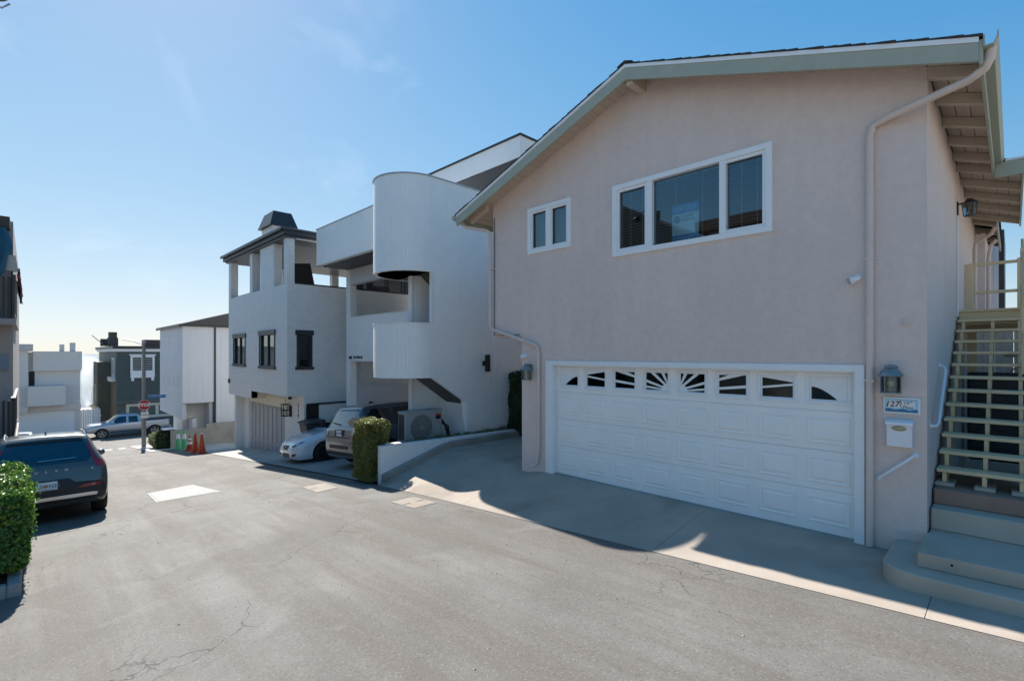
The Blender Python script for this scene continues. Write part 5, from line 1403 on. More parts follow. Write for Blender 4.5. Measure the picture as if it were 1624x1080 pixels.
def wheel(parent, x, y, r, w, out, rim_m='alloy', spokes=5):
    """Tyre lathe with a rim child; `out` is +1/-1, the side the hub faces."""
    b = B(); n = 36
    prof = [(r*.62, -w/2), (r*.9, -w/2), (r*.975, -w*.40), (r, -w*.25), (r, w*.25), (r*.975, w*.40), (r*.9, w/2), (r*.66, w/2), (r*.62, w*.3)]
    rings = [[b.bm.verts.new((x+q*math.cos(2*math.pi*k/n), y+out*d, r+q*math.sin(2*math.pi*k/n))) for k in range(n)] for q, d in prof]
    for a, c in zip(rings, rings[1:]+rings[:1]):
        for k in range(n): b.bm.faces.new((a[k], a[(k+1) % n], c[(k+1) % n], c[k]))
    t = b.build('wheel', 'rubber', parent, smooth=True)
    b = B(); b.cyl((x, y+out*w*.05, r), (x, y+out*w*.12, r), r*.63, n=28); b.build('brake_shadow', 'black', t)
    b = B()
    yy = y+out*w*.42
    for a, q in ((r*.66, r*.58),):
        ra = [[b.bm.verts.new((x+rr*math.cos(2*math.pi*k/28), y+out*d, r+rr*math.sin(2*math.pi*k/28))) for k in range(28)] for rr, d in ((a, w*.46), (q, w*.44), (q, w*.1))]
        for u, v in zip(ra, ra[1:]):
            for k in range(28): b.bm.faces.new((u[k], u[(k+1) % 28], v[(k+1) % 28], v[k]))
    for k in range(spokes):
        a = 2*math.pi*k/spokes + .3; da = .16
        pts = [(r*.10*math.cos(a-.7), r*.10*math.sin(a-.7)), (r*.60*math.cos(a-da), r*.60*math.sin(a-da)), (r*.60*math.cos(a+da), r*.60*math.sin(a+da)), (r*.10*math.cos(a+.7), r*.10*math.sin(a+.7))]
        b.prism([(x+px_, r+pz_) for px_, pz_ in pts], 'y', y+out*w*.30, y+out*w*.43)
    b.cyl((x, y+out*w*.28, r), (x, y+out*w*.45, r), r*.15, n=14)
    b.build('rim', rim_m, t)
    return t

def plate(parent, bvh, yc, zc, side, body, w=.305, h=.155, tx=None):
    s_ = -1 if side == 'rear' else 1
    hit = bvh.ray_cast(Vector((12*s_, yc, zc)), Vector((-s_, 0, 0)))[0]
    x = hit.x + s_*.02
    p = B().box(x-.006, x+.006, yc-w/2, yc+w/2, zc-h/2, zc+h/2).build('number_plate', 'plate', parent, .003)
    rot = Euler((R(90), 0, R(-90 if side == 'rear' else 90)))
    text('lettering', body, .085, 'deep_blue', p, (x+s_*.008, yc, zc-.005), rot, .001, bold=.002)
    if tx: 
        text('lettering', tx, .028, 'deep_blue', p, (x+s_*.008, yc, zc-h*.40), rot, .001)
        B().cyl((x+s_*.007, yc, zc), (x+s_*.0085, yc, zc), .028, n=12).build('emblem', 'plate_orange', p)
    return p

def mirror_poly(p): return [(-a, c) for a, c in p][::-1]

# ---- grey compact SUV on the left, seen from behind
def grey_suv():
    st = [(0, .70, .44, .58, .62, .69, .66, .66), (.03, .82, .36, .66, .74, .80, .80, .77), (.08, .88, .31, .78, .92, .84, 1.00, .78), (.13, .90, .28, .86, 1.01, .855, 1.10, .76), (.28, .915, .26, .90, 1.04, .865, 1.36, .66), (.42, .92, .24, .92, 1.05, .87, 1.56, .60), (.50, .925, .23, .92, 1.05, .87, 1.615, .595),
          (.9, .93, .22, .92, 1.04, .875, 1.645, .61), (1.7, .93, .22, .90, 1.02, .87, 1.655, .625), (2.45, .93, .22, .89, 1.00, .865, 1.60, .60), (2.95, .93, .22, .88, .99, .86, 1.30, .66), (3.3, .925, .22, .87, .98, .86, 1.07, .74), (3.9, .90, .23, .83, .93, .83, .99, .74), (4.25, .84, .28, .72, .84, .76, .90, .68), (4.38, .74, .34, .62, .72, .68, .76, .60), (4.43, .62, .42, .55, .62, .58, .64, .5)]
    t = thing('parked_suv', 'dark grey compact SUV parked on the left with red tall tail lamps', 'car')
    me, bvh = car_shell(st, (.80, 3.50), .355, .80)
    link('body', me, 'paint_grey', t)
    rw = [(-.60, 1.09), (.60, 1.09), (.655, 1.18), (.56, 1.46), (.50, 1.515), (-.50, 1.515), (-.56, 1.46), (-.655, 1.18)]
    patch('rear_window', 'blue_car_glass', t, bvh, rw, 'rear', .006)
    patch('spoiler', 'car_plastic', t, bvh, [(-.55, 1.50), (.55, 1.50), (.53, 1.545), (-.53, 1.545)], 'rear', .03)
    lamp = [(.585, 1.43), (.622, 1.43), (.695, 1.20), (.745, 1.115), (.875, 1.075), (.875, .975), (.77, .965), (.715, 1.0), (.675, 1.12), (.652, 1.20)]
    patch('tail_lamp', 'red_lamp', t, bvh, lamp, 'rear', .014, .04); patch('tail_lamp', 'red_lamp', t, bvh, mirror_poly(lamp), 'rear', .014, .04)
    patch('bumper', 'car_plastic', t, bvh, [(-.86, .36), (.86, .36), (.875, .56), (.80, .69), (.40, .72), (.32, .80), (-.32, .80), (-.40, .72), (-.80, .69), (-.875, .56)], 'rear', .007)
    for s_ in (1, -1):
        pl = [(.44, .595), (.78, .615), (.78, .665), (.52, .645)]; patch('reflector', 'red_lamp', t, bvh, pl if s_ > 0 else mirror_poly(pl), 'rear', .014, .04)
    patch('skid_plate', 'chrome', t, bvh, [(-.72, .425), (.72, .425), (.74, .475), (.66, .49), (-.66, .49), (-.74, .475)], 'rear', .03)
    plate(t, bvh, 0, .70, 'rear', 'BUX  N24', tx='SUNSHINE STATE')
    rot = Euler((R(90), 0, R(-90)))
    for k, ch in enumerate('VOLVO'):
        y = .28 - .14*k; h = bvh.ray_cast(Vector((-9, y, .96)), Vector((1, 0, 0)))[0]
        text('badge_letter', ch, .062, 'chrome', t, (h.x-.006, y, .96), rot, .004)
    h = bvh.ray_cast(Vector((-9, -.66, .93)), Vector((1, 0, 0)))[0]; text('badge_letter', 'B5', .04, 'chrome', t, (h.x-.006, -.66, .94), rot, .004)
    a_, c_ = [bvh.ray_cast(Vector((-9, y, z)), Vector((1, 0, 0)))[0] for y, z in ((.12, 1.16), (-.42, 1.17))]
    b = B(); b.tube([a_+Vector((-.03, 0, 0)), c_+Vector((-.03, 0, 0))], .012, 6); b.build('wiper', 'chrome', t)
    for s_, sd in ((1, 'left'), (-1, 'right')):
        patch('side_window', 'car_glass', t, bvh, [(.62, 1.10), (1.45, 1.08), (1.45, 1.50), (.85, 1.53), (.62, 1.30)], sd, .005)
        patch('side_window', 'car_glass', t, bvh, [(1.50, 1.08), (2.65, 1.05), (2.45, 1.40), (2.2, 1.50), (1.50, 1.52)], sd, .005)
        patch('sill_cladding', 'car_plastic', t, bvh, [(1.2, .26), (3.1, .26), (3.1, .42), (1.2, .42)], sd, .008)
        d = patch('door', 'paint_grey', t, bvh, [(1.22, .45), (2.0, .45), (2.0, 1.04), (1.42, 1.05)], sd, .003); bx('handle', 'paint_grey', d, 1.45, 1.65, s_*.93, s_*.955, .93, .96)
        d = patch('door', 'paint_grey', t, bvh, [(2.03, .45), (3.0, .45), (3.02, .98), (2.03, 1.03)], sd, .003); bx('handle', 'paint_grey', d, 2.1, 2.3, s_*.93, s_*.955, .92, .95)
        bxx = B().sphere((2.75, s_*1.0, 1.08), .11, .9, .8, .7); bxx.build('mirror', 'paint_grey', t, smooth=True)
        zr = lambda x: bvh.ray_cast(Vector((x, s_*.54, 5)), Vector((0, 0, -1)))[0].z
        b = B(); b.tube([(.55, s_*.57, zr(.55)-.0), (.66, s_*.57, zr(.66)+.04), (1.6, s_*.58, zr(1.6)+.045), (2.3, s_*.57, zr(2.3)+.03), (2.42, s_*.56, zr(2.42))], .016, 8); b.build('roof_rail', 'chrome', t, smooth=True)
        for x in (.80, 3.50): wheel(t, x, s_*.81, .355, .235, s_)
    zr0 = bvh.ray_cast(Vector((.8, 0, 5)), Vector((0, 0, -1)))[0].z
    B().prism([(.62, zr0-.01), (.84, zr0-.005), (.64, zr0+.055)], 'y', -.012, .012).build('antenna_fin', 'paint_grey', t)
    patch('windscreen', 'car_glass', t, bvh, [(2.5, -.5), (3.15, -.66), (3.15, .66), (2.5, .5)], 'top', .005, .08)
    for s_ in (1, -1): patch('headlight', 'clear_lamp', t, bvh, [(s_*.45, .74), (s_*.7, .76), (s_*.7, .64), (s_*.5, .64)], 'front', .006)
    return t
suv = grey_suv()
suv.location = (-12.6, .24, slope_z(-12.55)+.0); suv.rotation_euler = (0, math.atan(.0960), math.pi)

# ---- bronze grey full-size SUV in the carport, rear to the street
def carport_suv():
    st = [(0, .78, .50, .66, .74, .76, .80, .72), (.03, .90, .42, .74, .86, .87, .94, .82), (.07, .94, .36, .86, 1.02, .90, 1.12, .80), (.12, .96, .33, .96, 1.10, .91, 1.20, .78), (.26, .975, .30, 1.0, 1.12, .92, 1.50, .70), (.38, .98, .28, 1.02, 1.13, .92, 1.70, .66), (.46, .98, .27, 1.02, 1.13, .92, 1.76, .65),
          (1.0, .985, .26, 1.02, 1.12, .92, 1.80, .66), (2.0, .985, .26, 1.0, 1.10, .92, 1.79, .66), (2.7, .985, .26, .99, 1.09, .91, 1.70, .64), (3.2, .98, .27, .97, 1.08, .90, 1.36, .72), (3.5, .97, .28, .95, 1.06, .88, 1.14, .78), (4.3, .93, .30, .88, 1.0, .84, 1.05, .76), (4.65, .86, .36, .74, .88, .76, .94, .66), (4.78, .72, .44, .62, .72, .64, .76, .56)]
    t = thing('carport_suv', 'bronze grey large SUV parked nose in under the white carport', 'car')
    me, bvh = car_shell(st, (.92, 3.72), .385, .85)
    link('body', me, 'paint_bronze', t)
    patch('rear_window', 'blue_car_glass', t, bvh, [(-.68, 1.20), (.68, 1.20), (.60, 1.60), (.55, 1.66), (-.55, 1.66), (-.60, 1.60)], 'rear', .006)
    patch('spoiler', 'car_glass', t, bvh, [(-.6, 1.66), (.6, 1.66), (.58, 1.70), (-.58, 1.70)], 'rear', .04)
    for f in (lambda p: p, mirror_poly):
        patch('tail_lamp', 'red_lamp', t, bvh, f([(.70, .88), (.90, .88), (.90, .985), (.70, .985)]), 'rear', .012, .04)
        patch('tail_lamp', 'clear_lamp', t, bvh, f([(.70, .988), (.90, .988), (.89, 1.14), (.72, 1.14)]), 'rear', .012, .04)
    patch('tailgate_trim', 'car_plastic', t, bvh, [(-.60, .90), (.60, .90), (.60, .93), (-.60, .93)], 'rear', .006)
    patch('plate_recess', 'car_plastic', t, bvh, [(-.30, .94), (.30, .94), (.30, 1.12), (-.30, 1.12)], 'rear', .004)
    plate(t, bvh, 0, 1.03, 'rear', '7GYT482')
    patch('bumper', 'car_plastic', t, bvh, [(-.55, .60), (.55, .60), (.58, .70), (-.58, .70)], 'rear', .008)
    patch('valance', 'car_plastic', t, bvh, [(-.80, .42), (.80, .42), (.84, .50), (-.84, .50)], 'rear', .008)
    a_, c_ = [bvh.ray_cast(Vector((-9, y, z)), Vector((1, 0, 0)))[0] for y, z in ((.1, 1.26), (.55, 1.30))]
    b = B(); b.tube([a_+Vector((-.03, 0, 0)), c_+Vector((-.03, 0, 0))], .016, 6); b.build('wiper', 'black', t)
    for s_, sd in ((1, 'left'), (-1, 'right')):
        patch('side_window', 'car_glass', t, bvh, [(.45, 1.20), (1.22, 1.18), (1.22, 1.64), (.66, 1.66), (.5, 1.5)], sd, .005)
        patch('side_window', 'car_glass', t, bvh, [(1.26, 1.18), (2.05, 1.16), (2.05, 1.65), (1.26, 1.66)], sd, .005)
        patch('side_window', 'car_glass', t, bvh, [(2.1, 1.16), (3.1, 1.15), (2.75, 1.5), (2.55, 1.62), (2.1, 1.65)], sd, .005)
        for x0, x1 in ((1.45, 2.15), (2.2, 3.25)):
            d = patch('door', 'paint_bronze', t, bvh, [(x0, .45), (x1, .45), (x1, 1.10), (x0, 1.12)], sd, .003); bx('handle', 'paint_bronze', d, x0+.08, x0+.28, s_*.985, s_*1.01, .98, 1.01)
        for x in (.92, 3.72): wheel(t, x, s_*.86, .385, .26, s_)
        B().sphere((3.0, s_*1.05, 1.2), .13, .8, .9, .8).build('mirror', 'paint_bronze', t, smooth=True)
    B().prism([(.95, 1.785), (1.20, 1.79), (1.0, 1.86)], 'y', -.02, .02).build('antenna_fin', 'black', t)
    patch('windscreen', 'car_glass', t, bvh, [(2.75, -.55), (3.45, -.72), (3.45, .72), (2.75, .55)], 'top', .005, .08)
    return t
cs = carport_suv()
cs.location = (-12.92, 6.08, slope_z(-12.92)+.028); cs.rotation_euler = (math.atan(-.085), -.012, R(90)); cs.scale = (1, 1, .97)

# ---- white sedan, nose to the street
def sedan():
    st = [(0, .66, .46, .70, .80, .66, .84, .6), (.04, .80, .38, .80, .92, .76, .97, .68), (.15, .86, .28, .86, .98, .80, 1.05, .70), (.6, .88, .22, .88, 1.0, .82, 1.10, .70), (.85, .89, .21, .88, 1.0, .83, 1.14, .66), (1.35, .895, .20, .87, .98, .83, 1.36, .56), (1.9, .90, .20, .86, .96, .83, 1.42, .57), (2.55, .90, .20, .85, .95, .83, 1.40, .56), (3.08, .895, .20, .84, .94, .82, 1.18, .62), (3.45, .89, .20, .82, .93, .81, .985, .70), (3.9, .88, .20, .76, .86, .78, .92, .68), (4.22, .865, .21, .68, .78, .76, .84, .64), (4.42, .82, .22, .60, .69, .72, .735, .58), (4.52, .73, .25, .50, .60, .64, .645, .52), (4.57, .60, .30, .44, .52, .54, .56, .44)]
    t = thing('white_sedan', 'white sedan parked nose out beside the bronze SUV', 'car')
    me, bvh = car_shell(st, (.95, 3.68), .33, .77)
    link('body', me, 'paint_white', t)
    patch('windscreen', 'car_glass', t, bvh, [(2.58, -.50), (3.36, -.66), (3.36, .66), (2.58, .50)], 'top', .005, .08)
    patch('rear_window', 'car_glass', t, bvh, [(.75, -.6), (1.3, -.5), (1.3, .5), (.75, .6)], 'top', .005, .08)
    patch('grille', 'car_plastic', t, bvh, [(-.27, .66), (.27, .66), (.18, .52), (-.18, .52)], 'front', .008, .04)
    patch('grille_surround', 'chrome', t, bvh, [(-.28, .665), (.28, .665), (.28, .652), (-.28, .652)], 'front', .010, .04)
    h = bvh.ray_cast(Vector((9, 0, .60)), Vector((-1, 0, 0)))[0]; b = B(); b.tube([(h.x+.014, .05*math.cos(a), .60+.036*math.sin(a)) for a in lin(0, 2*math.pi, 20)], .006, 6); b.tube([(h.x+.014, -.03, .575), (h.x+.014, -.005, .625), (h.x+.014, .0, .585), (h.x+.014, .035, .585)], .005, 5); b.build('emblem', 'chrome', t)
    patch('lower_intake', 'car_plastic', t, bvh, [(-.36, .30), (.36, .30), (.30, .42), (-.30, .42)], 'front', .006, .04)
    for s_, sd in ((1, 'left'), (-1, 'right')):
        f = (lambda p: p) if s_ > 0 else mirror_poly
        hl = patch('headlight', 'clear_lamp', t, bvh, f([(.36, .63), (.52, .56), (.70, .62), (.82, .735), (.74, .76), (.55, .70)]), 'front', .007, .035)
        patch('headlight_mask', 'car_plastic', hl, bvh, f([(.47, .615), (.60, .61), (.70, .675), (.62, .69)]), 'front', .010, .03)
        patch('turn_lamp', 'cone_orange', hl, bvh, f([(.735, .70), (.80, .725), (.765, .75), (.71, .735)]), 'front', .012, .03)
        patch('fog_recess', 'car_plastic', t, bvh, f([(.48, .33), (.72, .35), (.76, .43), (.55, .41)]), 'front', .007, .035)
        patch('side_window', 'car_glass', t, bvh, [(1.05, 1.03), (1.85, .99), (1.85, 1.30), (1.4, 1.30)], sd, .005)
        patch('side_window', 'car_glass', t, bvh, [(1.9, .99), (3.15, .97), (2.75, 1.18), (2.45, 1.28), (1.9, 1.31)], sd, .005)
        d = patch('door', 'paint_white', t, bvh, [(1.95, .30), (2.95, .30), (3.0, .92), (1.95, .95)], sd, .003); bx('handle', 'paint_white', d, 2.0, 2.2, s_*.89, s_*.915, .80, .83)
        d = patch('door', 'paint_white', t, bvh, [(1.25, .42), (1.92, .30), (1.92, .95), (1.1, .97)], sd, .003); bx('handle', 'paint_white', d, 1.35, 1.55, s_*.89, s_*.915, .82, .85)
        B().sphere((2.85, s_*.95, 1.0), .1, .8, .9, .7).build('mirror', 'paint_white', t, smooth=True)
        for x in (.95, 3.68): wheel(t, x, s_*.775, .33, .22, s_, 'dark_alloy', 7)
    return t
sd = sedan()
hd = R(3.0)
rx, ry = -16.14, 10.6
sd.scale = (1.05, 1.05, 1.07)
sd.location = (rx, ry+.12, slope_z(-16.25)+.06); sd.rotation_euler = (math.atan(.09), .035, R(-90)-hd)
wc = copy_thing(sd, (-32.5, -.47, slope_z(-32.5)), R(180), 'white car farther down the left side beyond the dark grey SUV'); wc.rotation_euler = (0, math.atan(.0975), math.pi); wc.scale = (1, 1, 1)

# ---- silver pickup across the junction
def pickup():
    st = [(0, .86, .58, .98, 1.08, .90, 1.12, .80), (.06, .96, .50, 1.02, 1.12, .95, 1.16, .84), (1.80, .97, .45, 1.02, 1.12, .95, 1.16, .84), (1.86, .97, .45, 1.02, 1.14, .94, 1.30, .70), (1.95, .97, .45, 1.02, 1.16, .93, 1.76, .60), (2.2, .975, .45, 1.02, 1.16, .93, 1.86, .60), (2.9, .975, .45, 1.02, 1.15, .93, 1.88, .60), (3.3, .97, .45, 1.02, 1.14, .92, 1.80, .58), (3.8, .965, .45, 1.02, 1.13, .91, 1.34, .72), (4.0, .96, .45, 1.01, 1.12, .90, 1.24, .80), (4.7, .94, .46, .98, 1.08, .84, 1.16, .72), (5.1, .90, .48, .88, .98, .78, 1.06, .66), (5.22, .80, .52, .80, .88, .70, .92, .6), (5.28, .70, .56, .70, .76, .6, .80, .5)]
    t = thing('silver_pickup', 'silver four door pickup truck parked across the junction', 'pickup truck')
    me, bvh = car_shell(st, (1.0, 4.30), .40, .82)
    link('body', me, 'paint_silver', t)
    patch('bed_cover', 'car_plastic', t, bvh, [(.10, -.78), (1.82, -.78), (1.82, .78), (.10, .78)], 'top', .006, .15)
    for s_, sdn in ((1, 'left'), (-1, 'right')):
        patch('side_window', 'car_glass', t, bvh, [(2.06, 1.20), (2.68, 1.20), (2.68, 1.70), (2.12, 1.70)], sdn, .006)
        patch('side_window', 'car_glass', t, bvh, [(2.82, 1.20), (3.72, 1.18), (3.40, 1.62), (3.24, 1.71), (2.82, 1.72)], sdn, .006)
        d = patch('door', 'paint_silver', t, bvh, [(2.0, .52), (2.72, .52), (2.72, 1.15), (2.0, 1.15)], sdn, .004); bx('handle', 'chrome', d, 2.08, 2.28, s_*.975, s_*1.0, 1.0, 1.04)
        d = patch('door', 'paint_silver', t, bvh, [(2.76, .52), (3.7, .52), (3.7, 1.13), (2.76, 1.15)], sdn, .004); bx('handle', 'chrome', d, 2.84, 3.04, s_*.975, s_*1.0, 1.0, 1.04)
        patch('sill', 'car_plastic', t, bvh, [(1.5, .47), (3.8, .47), (3.8, .52), (1.5, .52)], sdn, .006)
        f = (lambda p: p) if s_ > 0 else mirror_poly
        patch('headlight', 'clear_lamp', t, bvh, f([(.50, .74), (.78, .74), (.80, .90), (.55, .90)]), 'front', .01, .05)
        patch('tail_lamp', 'red_lamp', t, bvh, f([(.80, .70), (.92, .70), (.92, 1.05), (.80, 1.05)]), 'rear', .01, .05)
        B().sphere((3.65, s_*1.06, 1.28), .13, .6, .8, 1.0).build('mirror', 'paint_silver', t, smooth=True)
        for x in (1.0, 4.30): wheel(t, x, s_*.84, .40, .27, s_)
    patch('windscreen', 'car_glass', t, bvh, [(3.3, -.52), (3.95, -.72), (3.95, .72), (3.3, .52)], 'top', .006, .1)
    patch('grille', 'chrome', t, bvh, [(-.45, .66), (.45, .66), (.48, .92), (-.48, .92)], 'front', .01, .05)
    b = B(); b.box(5.2, 5.36, -.86, .86, .46, .64); b.build('front_bumper', 'chrome', t, .03); b = B(); b.box(-.12, .04, -.86, .86, .50, .66); b.build('rear_bumper', 'chrome', t, .03)
    B().prism([(.02, 1.14), (1.75, 1.14), (1.75, 1.21), (.02, 1.21)], 'y', .80, .86).build('bed_rail', 'cone_white', t)
    return t
pk = pickup()
pk.location = (-49.9, 8.33, slope_z(-49.9)); pk.rotation_euler = (0, 0, R(-90)); pk.scale = (1, 1, .92)

# ================================================================== SMALL STREET THINGS
def cone(label, x, y, h, kind, tilt=0.0):
    z = slope_z(x) + .015
    t = thing('traffic_cone', label, 'traffic cone', (x, y, z), 'traffic cones by the block wall')
    m = {'g': 'cone_green', 'o': 'cone_orange', 'r': 'cone_red'}[kind]
    bx('base', m if kind != 'o' else 'cone_orange', t, x-.2, x+.2, y-.2, y+.2, z, z+.04, .01)
    ra = .16; rb = .035
    B().cyl((x, y, z+.04), (x, y, z+h), ra, rb, 18).build('cone', m, t, smooth=True)
    def rr(f): return ra + (rb-ra)*(f*h-.04)/(h-.04) + .004
    for f0, f1 in ({'g': ((.55, .80),), 'o': (), 'r': ((.45, .64), (.74, .88))}[kind]):
        B().cyl((x, y, z+f0*h), (x, y, z+f1*h), rr(f0), rr(f1), 18).build('sleeve', 'cone_white', t, smooth=True)
    return t
cone('green traffic cone with pale sleeve, leftmost of the row', -29.5, 5.38, .98, 'g')
cone('green traffic cone with pale sleeve, second of the row and nearer the red cone', -28.75, 5.50, .98, 'g')
cone('short red and white traffic cone between the green and orange ones', -27.7, 5.52, .68, 'r')
cone('orange traffic cone standing behind another orange one', -26.0, 5.40, .86, 'o')
cone('orange traffic cone at the right end of the row', -25.15, 5.47, .86, 'o')

SPX, SPY = -35.76, 4.83
t = thing('stop_sign_post', 'tall grey steel post with red STOP sign and blue street name sign', 'stop sign', (SPX, SPY, slope_z(SPX)))
zb = slope_z(SPX)
B().cyl((SPX, SPY, zb), (SPX, SPY, 2.9), .115, .085, 14).build('post', 'pole', t, smooth=True)
b = B(); R8 = .31; cz = -.73
b.prism([(SPY+R8*math.cos(R(22.5+45*k)), cz+R8*math.sin(R(22.5+45*k))) for k in range(8)], 'x', SPX+.125, SPX+.135); sg = b.build('sign_plate', 'stop_red', t)
b = B(); o8 = [(SPY+R8*.99*math.cos(R(22.5+45*k)), cz+R8*.99*math.sin(R(22.5+45*k))) for k in range(8)]; i8 = [(SPY+R8*.93*math.cos(R(22.5+45*k)), cz+R8*.93*math.sin(R(22.5+45*k))) for k in range(8)]
for k in range(8): b.face([(SPX+.138, *o8[k]), (SPX+.138, *o8[(k+1) % 8]), (SPX+.138, *i8[(k+1) % 8]), (SPX+.138, *i8[k])])
b.build('border', 'cone_white', sg)
text('lettering', 'STOP', .25, 'cone_white', sg, (SPX+.14, SPY, cz), FACE_PX, .002, bold=.012)
bx('supplement_plate', 'cone_white', t, SPX+.125, SPX+.135, SPY-.16, SPY+.22, -1.50, -1.14)
text('lettering', '4-WAY', .11, 'ink', t, (SPX+.138, SPY+.03, -1.32), FACE_PX, .001)
bx('street_name_sign', 'street_blue', t, SPX-.02, SPX+.02, SPY+.18, SPY+1.05, -.36, -.18, .004)
text('lettering', 'MANHATTAN AVE', .09, 'cone_white', t, (SPX+.023, SPY+.62, -.27), FACE_PX, .001)
B().cyl((SPX, SPY, 2.9), (SPX, SPY+.0, 3.0), .12, .09, 14).build('post_cap', 'cap_metal', t)
B().tube([(SPX, SPY, 2.8), (SPX-.3, SPY-.5, 3.0), (SPX-.5, SPY-.9, 3.1)], .03, 6).build('bracket', 'cap_metal', t)

t = thing('wheelie_bin', 'dark grey wheeled rubbish bin standing between the sedan and the brick house', 'bin', (-17.55, 7.6, -1.4))
bz = slope_z(-17.5)+.05
b = B(); c0 = [(-17.9, 7.08), (-17.4, 7.08), (-17.4, 7.5), (-17.9, 7.5)]; c1 = [(-18.0, 6.93), (-17.3, 6.93), (-17.3, 7.58), (-18.0, 7.58)]
A0 = [b.bm.verts.new((*p, bz+.08)) for p in c0]; A1 = [b.bm.verts.new((*p, bz+1.12)) for p in c1]
b.bm.faces.new(A0[::-1]); b.bm.faces.new(A1)
for k in range(4): b.bm.faces.new((A0[k], A0[(k+1) % 4], A1[(k+1) % 4], A1[k]))
b.build('body', 'bin', t, .02)
B().prism([(6.87, bz+1.12), (6.87, bz+1.16), (7.15, bz+1.23), (7.62, bz+1.25), (7.62, bz+1.12)], 'x', -18.03, -17.27).build('lid', 'bin', t, .02)
B().cyl((-17.95, 7.5, bz+.10), (-17.35, 7.5, bz+.10), .10, n=16).build('wheels', 'rubber', t)
b = B(); b.tube([(-17.32, 7.28+.13*math.cos(a), bz+.82+.13*math.sin(a)) for a in lin(0, 2*math.pi, 20)], .012, 5); b.build('stencil_ring', 'cap_metal', t)

# utility pole lamp poking in at the top left
t = thing('pole_lamp', 'dark rounded lamp head hanging in at the top left corner', 'lamp', (-9.0, -1.6, 0))
B().cyl((-9.0, -1.7, slope_z(-9)), (-9.0, -1.7, 7.4), .12, .09, 12).build('pole', 'pole', t, smooth=True)
B().tube([(-9.0, -1.7, 7.2), (-9.0, -1.1, 7.35), (-9.0, -.32, 7.0)], .03, 8).build('arm', 'pole', t, smooth=True)
B().sphere((-9.0, -.30, 6.84), .13, 1, 1, .8).build('head', 'iron', t, smooth=True)
B().tube([(-9.0, -.33, 6.73), (-8.98, -.245, 6.64), (-9.0, -.17, 6.74)], .012, 5).build('guard', 'cap_metal', t)

# ================================================================== PLANTS
def leaves(name, m, parent, sampler, n, size, seed):
    rnd = random.Random(seed); V, F = [], []
    for _ in range(n):
        p, nrm = sampler(rnd)
        nrm = (Vector(nrm) + Vector((rnd.gauss(0, .55), rnd.gauss(0, .55), rnd.gauss(0, .55)))).normalized()
        u = nrm.orthogonal().normalized(); u.rotate(Matrix.Rotation(rnd.uniform(0, 6.28), 3, nrm)); w = nrm.cross(u)
        s = size*rnd.uniform(.6, 1.3); p = Vector(p); i = len(V)
        V += [p - u*s*.5, p + w*s*.3 + nrm*s*.08, p + u*s*.5 - nrm*s*.1, p - w*s*.3 + nrm*s*.08]
        F += [(i, i+1, i+2, i+3)]
    me = bpy.data.meshes.new(name); me.from_pydata([tuple(v) for v in V], [], F)
    return link(name, me, m, parent)
def box_sampler(x0, x1, y0, y1, z0, z1, depth=.12, wob=.06, rnd_r=.15, seed=0):
    cx, cy, cz = (x0+x1)/2, (y0+y1)/2, (z0+z1)/2; hx, hy, hz = (x1-x0)/2, (y1-y0)/2, (z1-z0)/2
    areas = [hy*hz, hy*hz, hx*hz, hx*hz, hx*hy]
    def f(r):
        k = r.choices(range(5), areas)[0]; a, b_ = r.uniform(-1, 1), r.uniform(-1, 1)
        if k < 2: s = 1 if k else -1; q, nn = [s*hx, a*hy, b_*hz], (s, 0, .25)
        elif k < 4: s = 1 if k == 3 else -1; q, nn = [a*hx, s*hy, b_*hz], (0, s, .25)
        else: q, nn = [a*hx, b_*hy, hz], (0, 0, 1)
        # round the corners, uneven skin
        e = [max(0, abs(q[i])-(h-rnd_r)) for i, h in enumerate((hx, hy, hz))]
        L = math.sqrt(sum(v*v for v in e))
        if L > rnd_r:
            for i in range(3):
                if e[i] > 0: sg = 1 if q[i] > 0 else -1; q[i] = sg*(abs(q[i])-e[i] + e[i]*rnd_r/L)
        dd = -depth*r.random()**1.6 + wob*(math.sin(q[0]*9+seed)*math.sin(q[1]*8+seed*2)*math.sin(q[2]*7+1) + .6*math.sin(q[0]*3.1+seed)*math.cos(q[1]*2.7+q[2]*3.3)) + (r.random() < .05)*r.uniform(0, .06)
        return ((cx+q[0]+nn[0]*dd, cy+q[1]+nn[1]*dd, cz+q[2]+nn[2]*dd), nn)
    return f
def hedge(name, label, cat, x0, x1, y0, y1, z0, z1, m, n, size, seed, stem=True, rnd_r=.15, core=.1):
    t = thing(name, label, cat, ((x0+x1)/2, (y0+y1)/2, z0))
    leaves('foliage', m, t, box_sampler(x0, x1, y0, y1, z0, z1, rnd_r=rnd_r, seed=seed), n, size, seed)
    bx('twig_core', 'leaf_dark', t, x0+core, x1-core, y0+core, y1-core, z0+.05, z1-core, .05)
    if stem:
        b = B()
        for k in range(4):
            x, y = x0+(x1-x0)*(k+.5)/4, (y0+y1)/2 + random.uniform(-.1, .1); b.cyl((x, y, z0-.3), (x+.05, y, z0+.25), .03, .02, 6)
        b.build('stem', 'bark', t)
    return t
hz = slope_z(-8.9)
hedge('clipped_hedge', 'glossy bright green clipped hedge in a concrete planter at the left edge', 'hedge', -10.6, -8.35, -1.6, .02, hz+.22, .62, 'leaf_bright', 30000, .055, 3)
t = thing('hedge_planter', 'low concrete planter kerb under the left hedge', 'planter', (-9, -.7, hz))
bx('kerb', 'curb_concrete', t, -10.5, -8.1, -.18, -.06, hz-.25, hz+.20, .015); bx('kerb', 'curb_concrete', t, -8.22, -8.1, -1.7, -.181, hz-.25, hz+.20, .015)
bx('soil', 'soil', t, -10.4, -8.221, -1.7, -.181, hz-.2, hz+.14)
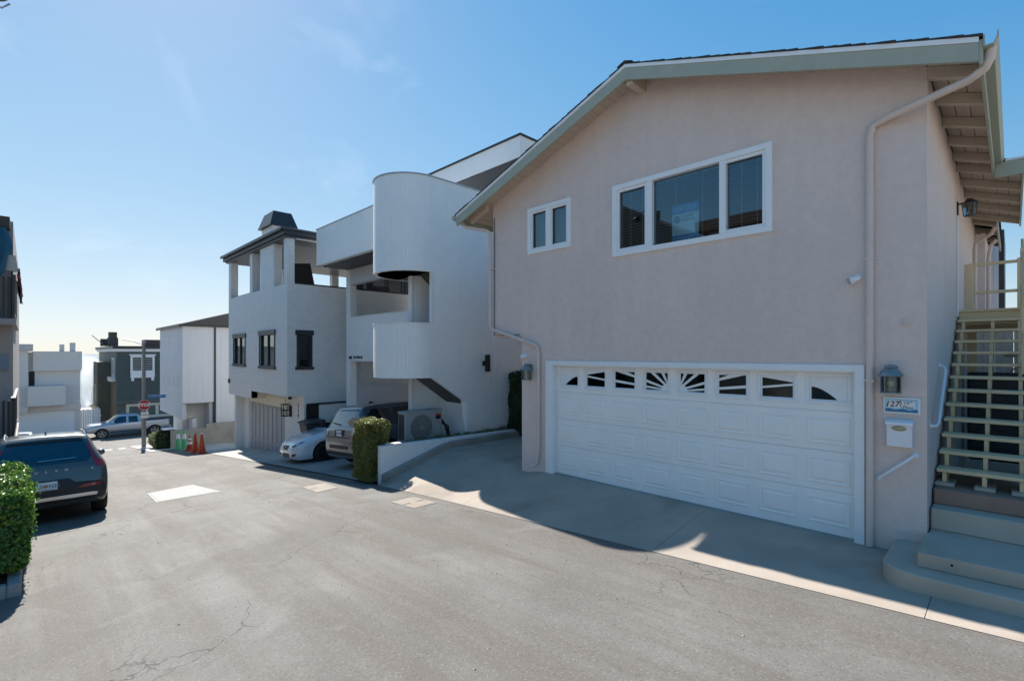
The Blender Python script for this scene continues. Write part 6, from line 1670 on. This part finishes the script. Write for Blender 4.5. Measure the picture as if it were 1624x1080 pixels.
hedge('clipped_bush', 'olive green clipped box shaped bush at the end of the low white wall', 'bush', -11.10, -10.32, 5.50, 6.10, slope_z(-10.7)+.03, .70, 'leaf_box', 15000, .042, 11, rnd_r=.12)
hedge('creeper_column', 'dark green creeper growing up beside the olive gate', 'climbing plant', -10.55, -9.85, 10.1, 10.75, -.10, 1.72, 'leaf_dark', 9000, .06, 5, rnd_r=.2)
hedge('creeper_top', 'dark green creeper spilling over the top of the olive gate', 'climbing plant', -9.9, -7.3, 10.4, 10.9, 1.35, 1.72, 'leaf_dark', 4500, .06, 6, stem=False, core=.12)
gc = thing('ground_cover', 'trailing ground cover plants in the low white planter', 'plants', (-10.4, 8, .02)); gc['kind'] = 'stuff'
leaves('foliage', 'leaf_box', gc, box_sampler(-10.55, -10.27, 5.9, 10.0, -.08, .13, wob=.03, rnd_r=.05, seed=2), 3500, .045, 21)
hedge('corner_shrub', 'grey green shrub at the corner beside the stop sign', 'shrub', -33.6, -31.4, 4.7, 5.7, slope_z(-32.5), slope_z(-32.5)+.85, 'leaf_grey', 3800, .16, 8, rnd_r=.4, core=.25)
hedge('dark_shrub', 'dark rounded shrub at the end of the block wall', 'shrub', -31.6, -31.05, 4.75, 5.7, slope_z(-31.5), slope_z(-31.5)+1.0, 'leaf_dark', 2200, .12, 9, rnd_r=.25, core=.15)
hedge('garden_tree', 'yellow green foliage glowing behind the stairs', 'tree', .1, 1.9, 17.5, 19.0, .2, 3.0, 'leaf_yellow', 5000, .09, 14, rnd_r=.5, core=.3)
hedge('dark_tree', 'dark tree top visible behind the landing railing', 'tree', .3, 1.6, 24, 26, 2.6, 5.0, 'leaf_dark', 4200, .13, 15, rnd_r=.6, core=.5)
t = thing('neighbour_tower', 'blue grey boarded neighbour building behind the landing', 'building', (0, 22, 0))
siding_strip(B(), [(-.75, 20.6), (-.31, 20.6)], const(-.1), const(5.8), pitch=.11, thick=.3).build('wall', 'blue_siding', t); bx('dark_side', 'charcoal', t, -.305, -.19, 20.62, 24, -.1, 5.95)
t = thing('stucco_wall', 'tan stucco side wall uphill of the stairs', 'wall', (2, 12, 0))
bx('wall', 'sand_stucco', t, 1.62, 1.85, 6.6, 16.4, -.2, 2.6)
